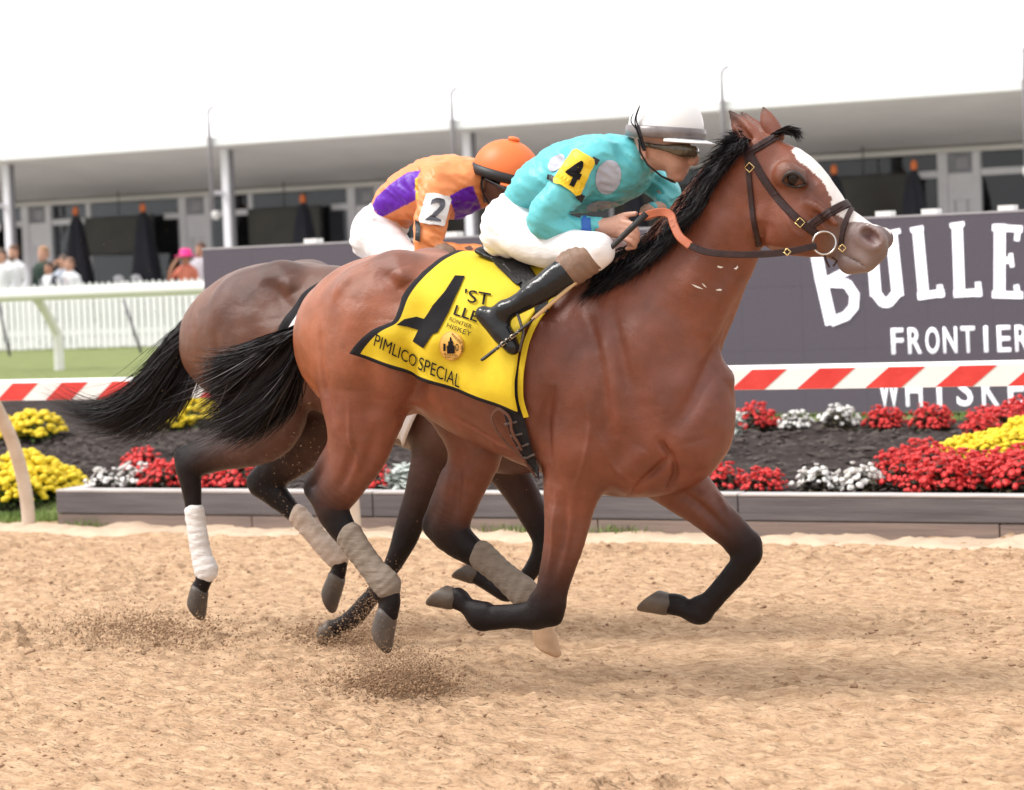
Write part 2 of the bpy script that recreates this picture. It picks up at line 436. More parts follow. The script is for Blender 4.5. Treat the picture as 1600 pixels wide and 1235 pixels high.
# ---- mulch beds (two), laid a little above the soil
mt_mulch = mat('mulch', (.022,.016,.015), .95, .4, 14, bump=1.0, bscale=45, col2=(.055,.041,.038), bump2=(16,.8,.03), spec=.2)
def bed_h(P):
    t = np.clip((P[...,1]-13.7)/4.0, 0, 1)
    return .20+.20*t+.035*np.sin(np.clip(t,0,1)*3.14)+.025*vnoise(P, 5, 3)+.014*vnoise(P, 17, 2)
grid_sheet('mulch_bed', np.arange(XC+.12, 3.0, .05), np.arange(13.78, 17.75, .05), bed_h, mt_mulch)
def bed2_h(P):
    x, y = P[...,0], P[...,1]
    edge = np.minimum.reduce([(XC-.75-x)/.35, (y-14.15)/.3, (20.4-y)/.3]); e = np.clip(edge, 0, 1)
    return zg(x, y)-.06+.13*e+.02*vnoise(P, 5, 3)*e+.014*vnoise(P, 17, 2)
grid_sheet('mulch_bed_far', np.arange(XC-7, XC-.6, .05), np.arange(14.0, 20.6, .05), bed2_h, mt_mulch)
# loose chips on both beds
def chips(n, x0, x1, y0, y1, hf, name):
    P = np.stack([nrs.uniform(x0,x1,n), nrs.uniform(y0,y1,n), np.zeros(n)], -1); P[:,2] = hf(P)+.006
    V = []; F = []
    for i, p in enumerate(P):
        L, w, a = nrs.uniform(.02,.05), nrs.uniform(.006,.014), nrs.uniform(0,6.28); c, s = math.cos(a), math.sin(a); tz = nrs.uniform(-.012,.018)
        b = len(V)
        for u, v, h in ((-L,-w,0),(L,-w,tz),(L,w,tz+.004),(-L,w,.004),(0,0,.014)):
            V.append((p[0]+u*c-v*s, p[1]+u*s+v*c, p[2]+h))
        F += [[b,b+1,b+4],[b+1,b+2,b+4],[b+2,b+3,b+4],[b+3,b,b+4]]
    o = link(name, npmesh(name, V, np.array(F), False), mat('mulch_chip', (.03,.022,.02), .9, .5, 30, col2=(.10,.075,.065)), loc=P[0]); tag(o, 'loose shredded bark lying on the flower bed', 'mulch', kind='stuff')
chips(5200, XC+.2, 1.5, 13.85, 17.6, bed_h, 'bark_chips')
chips(2600, XC-5, XC-1.0, 14.4, 17.9, bed2_h, 'bark_chips')
# ---- planter wall of weathered timbers
mt_timb = mat('weathered_timber', (.095,.085,.092), .85, .3, 5, bump=.5, bscale=30, stretch=(.25,2,6), col2=(.18,.165,.172))
mt_timb_lo = mat('sandy_timber', (.20,.155,.145), .9, .3, 4, bump=.5, bscale=30, stretch=(.25,2,6), col2=(.33,.25,.21))
mt_cap = mat('worn_timber_edge', (.42,.39,.39), .85, .3, 9, bump=.4, bscale=40, stretch=(.3,2,2), col2=(.60,.56,.54))
pw = empty('planter_wall', (XC, YW, 0), 'low wall of grey timbers holding up the mulch bed beside the track', 'wall')
x = XC; k = 0
while x < 3.0:
    L = 2.44
    for (z0, z1, mm, dy, sh) in ((-.06,.095,mt_timb_lo,.006,.9), (.100,.238,mt_timb,0,0)):
        xa = max(XC, x-sh); xb = x+L-sh-.006
        b = MB().box(xa, xb, YW+dy+rnd.uniform(-.003,.003), YW+.13, z0, z1)
        b.build('timber', mm, pw, bevel=.006)
    MB().box(x+.002, x+L-.008, YW-.004, YW+.135, .2395, .256+rnd.uniform(-.003,.003)).build('timber', mt_cap, pw, bevel=.005)
    x += L; k += 1
for z0, z1, mm in ((-.06,.095,mt_timb_lo), (.100,.238,mt_timb), (.2395,.258,mt_cap)):
    MB().box(XC-.004, XC+.115, YW+.138, YW+4.1, z0+(0 if z0<.2 else .0), z1).build('timber', mm, pw, bevel=.005)
MB().box(XC, XC+.11, YW+1.4, YW+4.1, .26, .36).build('timber', mt_cap, pw, bevel=.005)

# ---- striped rail on goose-neck posts
mt_white = mat('white_paint', (.80,.78,.76), .45, .06, 3, bump=.15, bscale=40, col2=(.86,.85,.84))
mt_red = mat('red_paint', (.62,.035,.03), .45, .12, 6, bump=.2, bscale=40, col2=(.72,.06,.05))
mt_post = mat('sandy_cream_paint', (.55,.43,.33), .6, .25, 6, col2=(.72,.62,.52))
sr = empty('striped_rail', (-6, YR, 0), 'red and white diagonally striped rail on curved posts along the track edge', 'rail')
ZT = 1.015; HH = .135; TH = .05
prof = [(0,0),(TH,0),(TH,HH-.02),(TH*.75,HH-.004),(TH*.4,HH),(.008,HH-.006),(0,HH-.022)]
b = MB(); V = []; X0, X1 = -16., 3.
for xx in (X0, X1): V += [(xx, YR+p[0], ZT-HH+p[1]) for p in prof]
n_ = len(prof)
b.add(V, [[j, (j+1)%n_, n_+(j+1)%n_, n_+j][::-1] for j in range(n_)]+[list(range(n_)), [n_+j for j in range(n_)][::-1]])
b.build('rail_board', mt_white, sr)
per = .392; x = -15.8; off = onY(1185, 590, YR).x % per
x = X0+.3+((off-(X0+.3)) % per)-.0
while x < X1-.4:
    z0, z1 = ZT-HH+.002, ZT-.024; wd = .20; sl = .135
    V = [(x-sl/2-wd/2,0,z0),(x-sl/2+wd/2,0,z0),(x+sl/2+wd/2,0,z1),(x+sl/2-wd/2,0,z1)]
    VV = [(a, YR-.003, c) for a,_,c in V]+[(a, YR+.001, c) for a,_,c in V]
    MB().add(VV, [[0,1,2,3],[7,6,5,4],[0,4,5,1],[1,5,6,2],[2,6,7,3],[3,7,4,0]]).build('stripe', mt_red, sr)
    x += per
pxb = onY(45, 824, 13.45).x; psp = onY(553, 828, 13.45).x-pxb
for i in (-2,-1,0,1):
    xp = pxb+i*psp
    pts = [(xp,13.45,-.15),(xp,13.45,.10),(xp,13.42,.32),(xp,13.33,.58),(xp,13.21,.78),(xp,YR+.06,.92)]
    pts = [Vector(p) for p in catmull(np.array(pts), 4)]
    MB().tube(pts, [.045]*len(pts), 12).build('post', mt_post, sr, smooth=True)

# ---- white turf-course rail
YT = 26.0
tr = empty('white_rail', (onY(92,588,YT).x, YT, .58), 'thick white tubular rail on white posts in front of the picket fence', 'rail')
zt = onY(92, 459, YT).z
MB().tube([(-40,YT,zt),(-20,YT,zt),(-5,YT,zt)], .078, 16).build('rail_tube', mat('white_plastic', (.82,.81,.79), .35, .03, 2), tr, smooth=True)
xq = onY(92, 560, YT+.45).x
for i in range(-3, 5):
    xp = xq+i*2.9
    pts = [Vector(p) for p in catmull(np.array([(xp,YT+.45,.3),(xp,YT+.45,.95),(xp,YT+.38,1.12),(xp,YT+.2,1.36),(xp,YT+.03,zt-.03)]), 4)]
    MB().tube(pts, [.065]*len(pts), 10).build('post', mt_white, tr, smooth=True)
# dark leaning stakes by the picket fence
for px0, px1 in ((-4, 16), (193, 222), (392, 420), (-200,-172)):
    a = onY(px0, 468, 31.5); c = onY(px1, 545, 31.5); c.z = .55
    o = MB().tube([a, c], .022, 8).build('leaning_stake', mat('dark_stake', (.12,.11,.13), .6), loc=c, smooth=True)
    tag(o, 'thin dark stake leaning in front of the white picket fence', 'stake', 'leaning stakes along the picket fence')
# ---- picket fence
YF = 34.0
mt_pick = mat('picket_white', (.82,.82,.84), .6, .05, 3)
x0 = onY(-40, 540, YF).x; x1 = onY(700, 540, YF).x
zt_ = onY(200, 440, YF).z; zb_ = .63
pf = empty('picket_fence', (x0, YF, zb_), 'white picket fence with narrow gaps behind the turf course', 'fence')
for zr in (zb_+.22, zt_-.28): MB().box(x0, x1, YF+.02, YF+.06, zr, zr+.09).build('fence_rail', mt_pick, pf)
pm = MB().add([(-.046,0,0),(.046,0,0),(.046,0,zt_-zb_-.05),(0,0,zt_-zb_),(-.046,0,zt_-zb_-.05),(-.046,.018,0),(.046,.018,0),(.046,.018,zt_-zb_-.05),(0,.018,zt_-zb_),(-.046,.018,zt_-zb_-.05)],
    [[0,1,2,3,4],[9,8,7,6,5],[0,5,6,1],[1,6,7,2],[2,7,8,3],[3,8,9,4],[4,9,5,0]]).mesh('picket'); pm.materials.append(mt_pick)
x = x0+.05
while x < x1:
    o = bpy.data.objects.new('picket', pm); COL.objects.link(o); o.parent = pf; o.location = (x-x0, rnd.uniform(-.004,.004), rnd.uniform(-.012,.012)+.01)
    x += .126
# ---- LED screen
mt_led = mat('led_face', (.075,.062,.078), .55, .1, 40, emit=(.10,.088,.105,.38), spec=.3)
mt_case = mat('screen_case', (.10,.09,.10), .6, .1, 6)
mt_glow = mat('led_letters', (.8,.8,.85), .6, .02, 30, emit=(.95,.92,1.0,.75))
xl = onY(318, 430, YB).x; xr = onY(1760, 400, YB).x
zt1 = onY(318, 391, YB).z; zb1 = .41
sb = empty('led_screen', (xl, YB, .42), 'long dark grey video screen with white lettering behind the flower bed', 'screen')
MB().box(xl, xr, YB+.02, YB+.22, zb1, zt1).build('casing', mt_case, sb, bevel=.006)
for xx in np.arange(xl+.4, xr, 1.9): MB().box(xx, xx+.08, YB+.06, YB+.5, .30, zb1-.004).build('foot', mt_case, sb)
npn = int(round((xr-xl)/.5)); pwid = (xr-xl)/npn; rows = 3; ph = (zt1-zb1)/rows
for i in range(npn):
    for j in range(rows):
        MB().box(xl+i*pwid+.0006, xl+(i+1)*pwid-.0006, YB+rnd.uniform(-.0008,.0008), YB+.019, zb1+j*ph+.0006, zb1+(j+1)*ph-.0006).build('panel', mt_led, sb)
MB().box(xl-.004, xr, YB-.004, YB+.225, zt1+.001, zt1+.016).build('top_trim', mat('trim_grey', (.45,.43,.45), .5), sb)
for px in (480, 575, 700, 1450, 1570, 1378):
    p = onY(px, 350, YB); MB().box(p.x-.06, p.x+.06, YB+.03, YB+.15, zt1+.017, zt1+.055).build('lifting_plate', mt_white, sb)
def stroke(polys, y0, name, tx=lambda p: p):
    """polys: list of (pts in zoom px, width) -> one extruded letter"""
    bm = MB(); e = 0
    for pts, w in polys:
        for (ax, ay), (bx, by) in zip(pts[:-1], pts[1:]):
            d = Vector((bx-ax, by-ay)); n = Vector((-d.y, d.x)).normalized()*w/2; u = d.normalized()*w*.12
            q = [(ax+n.x-u.x, ay+n.y-u.y),(ax-n.x-u.x, ay-n.y-u.y),(bx-n.x+u.x, by-n.y+u.y),(bx+n.x+u.x, by+n.y+u.y)]
            q = [onY(1130+a/3.404, 320+b_/3.404, YB) for a, b_ in q]; e += .0006
            f = [(p.x, YB-.004-e, p.z) for p in q]; r = [(p.x, YB-.001, p.z) for p in q]
            bm.add(f+r, [[0,1,2,3],[7,6,5,4],[0,4,5,1],[1,5,6,2],[2,6,7,3],[3,7,4,0]])
    return bm.build('letter', mt_glow, sb)
stroke([([(488,215),(520,390),(575,630)],62), ([(500,222),(640,212),(690,270),(672,345),(560,405)],46), ([(570,415),(660,420),(700,480),(695,545),(655,592),(580,622)],50)], 0, 'B')
stroke([([(790,185),(812,480)],58), ([(812,470),(850,520),(880,522),(925,470)],52), ([(930,480),(895,150)],60), ([(745,192),(835,170)],26), ([(850,158),(940,140)],26)], 0, 'U')
stroke([([(1035,130),(1068,492)],56), ([(1000,136),(1062,124)],26), ([(1040,488),(1172,468)],40), ([(1160,490),(1152,430)],30)], 0, 'L')
stroke([([(1245,105),(1258,478)],56), ([(1210,112),(1280,102)],26), ([(1232,474),(1372,466)],40), ([(1362,486),(1356,415)],30)], 0, 'L')
stroke([([(1472,110),(1470,490)],60), ([(1436,122),(1588,130)],36), ([(1570,128),(1562,190)],28), ([(1480,300),(1540,292)],34), ([(1530,262),(1538,330)],22), ([(1436,478),(1590,482)],38), ([(1570,495),(1560,430)],28)], 0, 'E')
stroke([([(1680,112),(1684,500)],60), ([(1645,122),(1720,122)],26), ([(1645,494),(1722,500)],26)], 0, 'I')
stroke([([(1850,140),(1840,540)],60), ([(1770,128),(1935,150)],40)], 0, 'T')
def screen_word(txt, pxl, pxr, nl, pyt, pyb):
    """one letter object per character, spread between photo columns"""
    A = onY(pxl, pyb, YB); B_ = onY(pxr, pyb, YB); T = onY(pxl, pyt, YB); ch = T.z-A.z; n = len(txt)
    st = (B_.x-A.x)/(nl-1)
    for i, c in enumerate(txt):
        me = text_mesh(c, 1.0, .0, .012)
        xsn = [v.co.x for v in me.vertices]; ysn = [v.co.y for v in me.vertices]; w = max(xsn)-min(xsn); h = max(ysn)
        cx = A.x+st*i; wd = min(.62*ch, w/h*ch)*(.88 if c != 'W' else 1.15)
        bm = bmesh.new(); bm.from_mesh(me)
        for v in bm.verts: v.co = ((v.co.x-min(xsn))/w*wd+cx-wd/2, YB-.004, A.z+v.co.y/h*ch)
        r_ = bmesh.ops.extrude_face_region(bm, geom=bm.faces[:])
        for v in [q for q in r_['geom'] if isinstance(q, bmesh.types.BMVert)]: v.co.y += .003
        o = bpy.data.meshes.new('letter'); bm.to_mesh(o); bm.free(); link('letter', o, mt_glow, sb)
screen_word('FRONTIER', 1403, 1598, 8, 513, 553)
screen_word('WHISKEY', 1390, 1630, 7, 586, 635)

# ---- pavilion: canopy on posts, glazed front, dark screens inside
YP, YG = 40.0, 44.0
mt_soff = mat('canopy_lining', (.80,.765,.74), .9, .05, 1.2, bump=.15, bscale=8)
mt_roof = mat('white_canvas', (.86,.86,.87), .8, .02, 1)
mt_alu = mat('pale_frame', (.84,.82,.86), .5, .05, 4)
mt_dark = mat('dark_interior', (.045,.038,.045), .9, .3, 1.5)
ze = onY(800, 198, YP).z; zw = onY(800, 271, YG).z; gz = .63
xa, xb = -72., 6.
pv = empty('pavilion', (-25, YG, gz), 'long white canvas pavilion with a glazed front under a deep canopy', 'building')
ys0 = YP-.4
def slab(x0, x1, pts, name, m, t=.06):
    V = [(x, y, z) for x in (x0, x1) for (y, z) in pts]; n = len(pts)
    MB().add(V, [[j,(j+1)%n,n+(j+1)%n,n+j] for j in range(n)]+[list(range(n))[::-1],[n+j for j in range(n)]]).build(name, m, pv)
slab(xa, xb, [(ys0+.06,ze-.02),(YG+.25,zw+.0),(YG+.25,zw+.05),(ys0+.06,ze+.03)], 'soffit', mt_soff)
slab(xa-.2, xb+.2, [(ys0,ze-.0),(ys0+.05,ze-.0),(ys0+.05,ze+.07),(YG+9,ze+3.6),(YG+9,ze+3.75),(ys0,ze+.16)], 'roof', mt_roof)
slab(xa, xb, [(YG+7.0,gz-.1),(YG+7.1,gz-.1),(YG+7.1,zw+1),(YG+7.0,zw+1)], 'back_wall', mt_dark)
slab(xa, xb, [(YG-.5,gz-.3),(YG+7,gz-.3),(YG+7,gz+.02),(YG-.5,gz+.02)], 'floor_slab', mt_dark)
slab(xa, xb, [(YG-.02,zw-.10),(YG+.1,zw-.10),(YG+.1,zw-.004),(YG-.02,zw-.004)], 'head_rail', mt_soff)
xm = onY(76, 340, YG).x; xm2 = onY(286, 340, YG).x; per_ = (onY(1474, 300, YG).x-xm2)/4; xdoor = per_-(xm2-xm)
zbar = onY(100, 347, YG).z; ztr = onY(320, 335, YG).z; zdr = onY(320, 352, YG).z
def bar(x0, x1, z0, z1, y0=YG, th=.08, name='mullion', m=mt_alu): MB().box(x0, x1, y0, y0+th, z0, z1).build(name, m, pv)
for i in range(-3, 6):
    xo = xm+i*per_
    if xo < xa+1 or xo+per_ > xb: continue
    ws = xm2-xm
    bar(xo-.07, xo+.07, gz, zw-.11, YG-.03, .14); bar(xo+ws-.09, xo+ws+.09, gz, zw-.11, YG-.03, .14)
    x1_ = xo+ws*.30; bar(x1_-.05, x1_+.05, gz, zw-.11)
    bar(xo+.075, x1_-.055, zbar-.06, zbar+.06, YG+.005, .06, 'transom'); bar(x1_+.055, xo+ws*.36, zbar-.06, zbar+.06, YG+.005, .06, 'transom'); bar(xo+ws*.86, xo+ws-.095, zbar-.06, zbar+.06, YG+.005, .06, 'transom')
    MB().box(xo+.075, x1_-.055, YG+.03, YG+.038, gz+.05, zw-.12).build('pane', glass_mat(), pv)
    MB().box(x1_+.055, xo+ws-.095, YG+.03, YG+.038, gz+.05, zw-.12).build('pane', glass_mat(), pv)
    # door unit
    xd0, xd1 = xo+ws+.095, xo+per_-.075; dw = xd1-xd0
    bar(xd0, xd1, zdr, ztr, YG, .1, 'transom'); MB().box(xd0, xd1, YG+.03, YG+.038, ztr+.002, zw-.12).build('pane', mat('frosted_pane', (.30,.29,.33), .25, .3, 2.5), pv)
    bar(xd0, xd1, zdr-.25, zdr-.002, YG+.01, .08, 'transom')
    bar(xd0, xd0+.10, gz, zdr-.255, YG+.01, .06); bar(xd0+dw*.5-.1, xd0+dw*.5+.1, gz, zdr-.255, YG+.01, .06); bar(xd1-.10, xd1, gz, zdr-.255, YG+.01, .06)
    for u in (0, 1): MB().box(xd0+.102+u*dw*.5, xd0+dw*.5-.102+u*dw*.5, YG+.03, YG+.038, gz+.02, zdr-.26).build('pane', glass_mat(), pv)
    # notice behind the fanlight and furniture shapes inside
    MB().box(xd0+dw*.35, xd0+dw*.8, YG+.015, YG+.02, ztr+.08, zw-.2).build('notice', mat('pale_notice', (.42,.40,.44), .7), pv)
    # counter / pale shapes inside
    MB().box(xo+.3, xo+ws*.8, YG+2.6, YG+3.2, gz+.03, gz+1.05).build('bar_counter', mat('counter_grey', (.16,.14,.16), .6, .3, 2), pv, bevel=.03)
    MB().box(xo+ws*.05, xo+ws*.25, YG+4.5, YG+4.6, gz+.9, zw-.3).build('interior_panel', mat('interior_pale', (.30,.28,.33), .7, .3, 1), pv)
    # large dark television hanging in the bay
    tv = empty('television', (xo+ws*.62, YG-.35, gz+1.2), 'big dark television screen hung under the canopy in front of the glazing', 'television', 'dark televisions hung along the pavilion front')
    zb_tv = onY(540, 378, YG-.4).z-.05; zt_tv = zw-.42
    MB().box(xo+ws*.36, xo+ws*.86, YG-.42, YG-.32, zb_tv, zt_tv).build('casing', mat('tv_case', (.02,.018,.018), .5, .2, 3), tv, bevel=.01)
    MB().box(xo+ws*.36+.04, xo+ws*.86-.04, YG-.425, YG-.4205, zb_tv+.04, zt_tv-.04).build('display', mat('tv_display', (.032,.027,.020), .35, .4, 1.5), tv)
    MB().tube([(xo+ws*.61, YG-.37, zt_tv-.01),(xo+ws*.61, YG-.37, zw+.12)], .012, 8).build('hanger', mat('tv_case'), tv)
# canopy posts with thin masts rising through the eave
xp0 = onY(14, 330, YP).x; xp1 = onY(1152, 240, YP).x; psp = (xp1-xp0)/3
for i in range(-3, 5):
    xp = xp0+i*psp
    po = empty('canopy_post', (xp, YP, gz), 'square pale canopy post of the pavilion with a slim mast rising above the eave', 'post', 'posts along the pavilion front')
    MB().box(xp-.075, xp+.075, YP-.075, YP+.075, gz-.2, ze-.03).build('post', mt_alu, po, bevel=.01)
    MB().box(xp+.08, xp+.13, YP-.03, YP+.05, gz-.2, ze-.06).build('downpipe', mat('pipe_grey', (.22,.21,.23), .6), po)
    MB().tube([(xp-.05,YP-.45,ze-1.2),(xp-.05,YP-.45,ze+.15),(xp-.05,YP-.45,ze+.62)], [.045,.04,.03], 10).build('mast', mat('mast_grey', (.30,.28,.30), .5), po, smooth=True)
    MB().box(xp-.09,xp-.01,YP-.45,YP-.1,ze-.9,ze-.82).build('bracket', mt_alu, po)
    a = MB().tube([(xp-.05,YP-.45,ze+.60),(xp-.01,YP-.45,ze+.68),(xp+.09,YP-.45,ze+.72)], .03, 8); a.build('mast_tip', mat('mast_grey'), po, smooth=True)
    MB().lathe((xp-.08,YP-.30,gz+2.25), [(.01,-.09),(.06,-.07),(.085,0),(.06,.07),(.01,.09)], 10).build('lamp', mat('lamp_cream', (.7,.68,.66), .4), po, smooth=True)
# closed umbrellas
mt_umb = mat('black_canvas', (.018,.018,.028), .8, .3, 6, bump=.5, bscale=14, stretch=(3,3,.4))
mt_umbtip = mat('orange_tip', (.80,.20,.05), .5)
YU = 42.2
for idx, (px, py, logo) in enumerate(((118,334,1),(223,329,2),(473,315,0),(597,308,0),(1303,270,0),(1428,263,0),(860,290,0),(990,284,0))):
    tip = onY(px, py, YU)
    um = empty('patio_umbrella', (tip.x, YU, gz), ['closed black patio umbrella with an orange tip before the pavilion glazing', 'closed black patio umbrella with an orange tip, nearest the white shirted man with raised arm', 'closed black patio umbrella with an orange tip and large white prints, beside the pink hat'][logo], 'umbrella', 'closed umbrellas before the pavilion' if logo == 0 else None)
    H = tip.z-gz
    V = []; F = []; n = 20; prof = [(.035,H-.02),(.11,H-.16),(.16,H-.45),(.24,H-1.0),(.33,H-1.7),(.40,H-2.15),(.36,H-2.25)]
    for r_, z_ in prof:
        for j in range(n):
            a = 2*math.pi*j/n; rr = r_*(1+.22*math.cos(a*5+idx+z_*1.3)*(1 if r_ > .05 else 0)); V.append((tip.x+rr*math.cos(a), YU+rr*math.sin(a), gz+z_))
    F = [[i*n+j,i*n+(j+1)%n,(i+1)*n+(j+1)%n,(i+1)*n+j] for i in range(len(prof)-1) for j in range(n)]; F.append([(len(prof)-1)*n+j for j in range(n)])
    MB().add(V, F).build('canopy', mt_umb, um, smooth=True)
    MB().lathe((tip.x,YU,tip.z-.03), [(.045,0),(.06,.05),(.055,.13),(.02,.17)], 10).build('finial', mt_umbtip, um, smooth=True)
    MB().tube([(tip.x,YU,gz),(tip.x,YU,gz+H-2.1)], .03, 8).build('pole', mat('pole_dark', (.05,.05,.06), .4, metal=.5), um)
    MB().lathe((tip.x,YU,gz), [(.32,0),(.30,.06),(.06,.09)], 16).build('base', mat('pole_dark'), um)
    if logo == 2:
        for dx in (-.30, .12):
            q = MB()
            for (u, v, w, h) in ((0,0,.16,.16),(.02,-.2,.18,.05),(-.05,.17,.12,.06)):
                pts = []
                for k in range(10):
                    a = 2*math.pi*k/10; pts.append((tip.x+dx+u+w*math.cos(a), YU-.44, gz+1.0+v+h*math.sin(a)))
                q.add(pts+[(p[0], p[1]+.01, p[2]) for p in pts], [list(range(10)), list(range(10,20))[::-1]]+[[k,(k+1)%10,10+(k+1)%10,10+k] for k in range(10)])
                YU -= 0
            q.build('printed_emblem', mat('print_white', (.7,.7,.74), .7), um)
# ================================================================== HORSES
mt_coat = mat('horse_coat', rough=.35, var=.22, scale=9, detail=12, bump=.3, bscale=320, attr=True, cspec=(.16,.55), stretch=(1,1,1), bump2=(22,.14,.02))
mt_hair = mat('black_hair', (.006,.005,.006), .5, .4, 40, spec=.22, col2=(.016,.012,.014))
mt_hoof = mat('hoof_horn', (.045,.036,.032), .5, .3, 9, bump=.15, bscale=60, col2=(.12,.09,.068))
mt_hoof_tan = mat('pale_hoof_horn', (.42,.26,.15), .6, .25, 14, bump=.3, bscale=60, col2=(.55,.36,.22))
mt_eye = mat('horse_eye', (.012,.008,.007), .2, .2, 20, spec=.3)
mt_strap = mat('dark_leather', (.022,.011,.011), .4, .3, 30, bump=.3, bscale=200, col2=(.05,.024,.023), spec=.3)
mt_brass = mat('brass', (.75,.55,.25), .25, .1, 10, metal=1.0)
mt_steel = mat('steel', (.6,.57,.55), .25, .1, 10, metal=1.0)
mt_rubber = mat('tan_rubber', (.42,.11,.045), .5, .15, 30, bump=.3, bscale=300)
BLK = (.010,.007,.0075)
def strands(name, guides, n, w, jit, mats, parent, seed, lenr=(.7,1.05), curl=.0):
    """guides: list of polylines (same length). One mesh of tapered hair locks."""
    rs = np.random.RandomState(seed); G = np.array([[list(p) for p in g] for g in guides], float); ng, m_, _ = G.shape
    G = np.array([catmull(g, 3) for g in G]); m_ = G.shape[1]
    V = np.zeros((n, m_, 2, 3)); tt = np.linspace(0, 1, m_)
    for i in range(n):
        u = rs.rand()*(ng-1); a = min(int(u), ng-2); f = u-a; C = G[a]*(1-f)+G[a+1]*f
        L = rs.uniform(*lenr); xs = tt*L; C = np.stack([np.interp(xs, tt, C[:,d]) for d in range(3)], 1)
        if L > 1: C[tt*L > 1] += (C[-1]-C[-2])*0
        j1 = rs.normal(size=3)*jit; j2 = rs.normal(size=3)*jit*.6; ph = rs.rand()*6.28
        C = C+np.outer(tt**1.3, j1)+np.outer(np.sin(tt*(3+4*rs.rand())+ph)*tt, j2)+rs.normal(size=3)*jit*.18
        T = np.gradient(C, axis=0); T /= np.linalg.norm(T, axis=1)[:,None]+1e-9
        s = np.cross(T, rs.normal(size=3)); s /= np.linalg.norm(s, axis=1)[:,None]+1e-9
        ww = w*rs.uniform(.5,1.3)*np.clip(np.minimum(1, (1-tt)*2.2), .08, 1)
        V[i,:,0] = C+s*ww[:,None]/2; V[i,:,1] = C-s*ww[:,None]/2
    I = np.arange(n*m_*2).reshape(n, m_, 2)
    F = np.stack([I[:,:-1,0].ravel(), I[:,1:,0].ravel(), I[:,1:,1].ravel(), I[:,:-1,1].ravel()], 1)
    return link(name, npmesh(name, V.reshape(-1,3), F, True), mats, parent)
def hair_core(name, Pf, pts, parent, h=.008):
    me, V, C = sdfmesh(name, [Loft([(Pf(x, y, w), a*mpp(Pf(x, y, w)), b, None) for x, y, w, a, b in pts], .02)], h, 2, noise=lambda Q: .006*vnoise(Q, 30, 2))
    return link(name, me, mt_hair, parent)
def hoof(parent, C, S, toe, r, m, name='hoof'):
    """C coronet centre, S sole centre, toe direction"""
    C, S, toe = Vector(C), Vector(S), Vector(toe); ax = (S-C).normalized(); toe = (toe-ax*toe.dot(ax)).normalized(); sd = ax.cross(toe); L = (S-C).length
    V = []; n = 20; rings = [(-.12,.70,-.02),(0,.84,.0),(.1,.90,.02),(.5,.99,.10),(.85,1.06,.18),(.96,1.05,.19),(1.0,.96,.18),(1.0,.8,.16),(.94,.5,.12)]
    for t, k, sh in rings:
        for j in range(n):
            a = 2*math.pi*j/n; c, s_ = math.cos(a), math.sin(a); rr = r*k; heel = .80 if c < -.3 else 1
            V.append(C+ax*L*(t+(.30*c-.06)*max(0,t))+toe*(c*rr*1.05*heel+sh*r*1.3)+sd*s_*rr*.93)
    F = [[i*n+j,i*n+(j+1)%n,(i+1)*n+(j+1)%n,(i+1)*n+j] for i in range(len(rings)-1) for j in range(n)]+[list(range(n))[::-1], [(len(rings)-1)*n+j for j in range(n)]]
    return MB().add(V, F).build(name, m, parent, smooth=True)
def inpoly(x, y, poly):
    c = np.zeros(len(x), bool); n = len(poly)
    for i in range(n):
        x0, y0 = poly[i]; x1, y1 = poly[i-1]
        c ^= ((y0 > y) != (y1 > y)) & (x < (x1-x0)*(y-y0)/(y1-y0+1e-9)+x0)
    return c
def project(V):
    D = np.asarray(V)-np.array(CAM); z = D@np.array(FW); return CX+FPX*(D@np.array(IR))/z, CY-FPX*(D@np.array(IU))/z
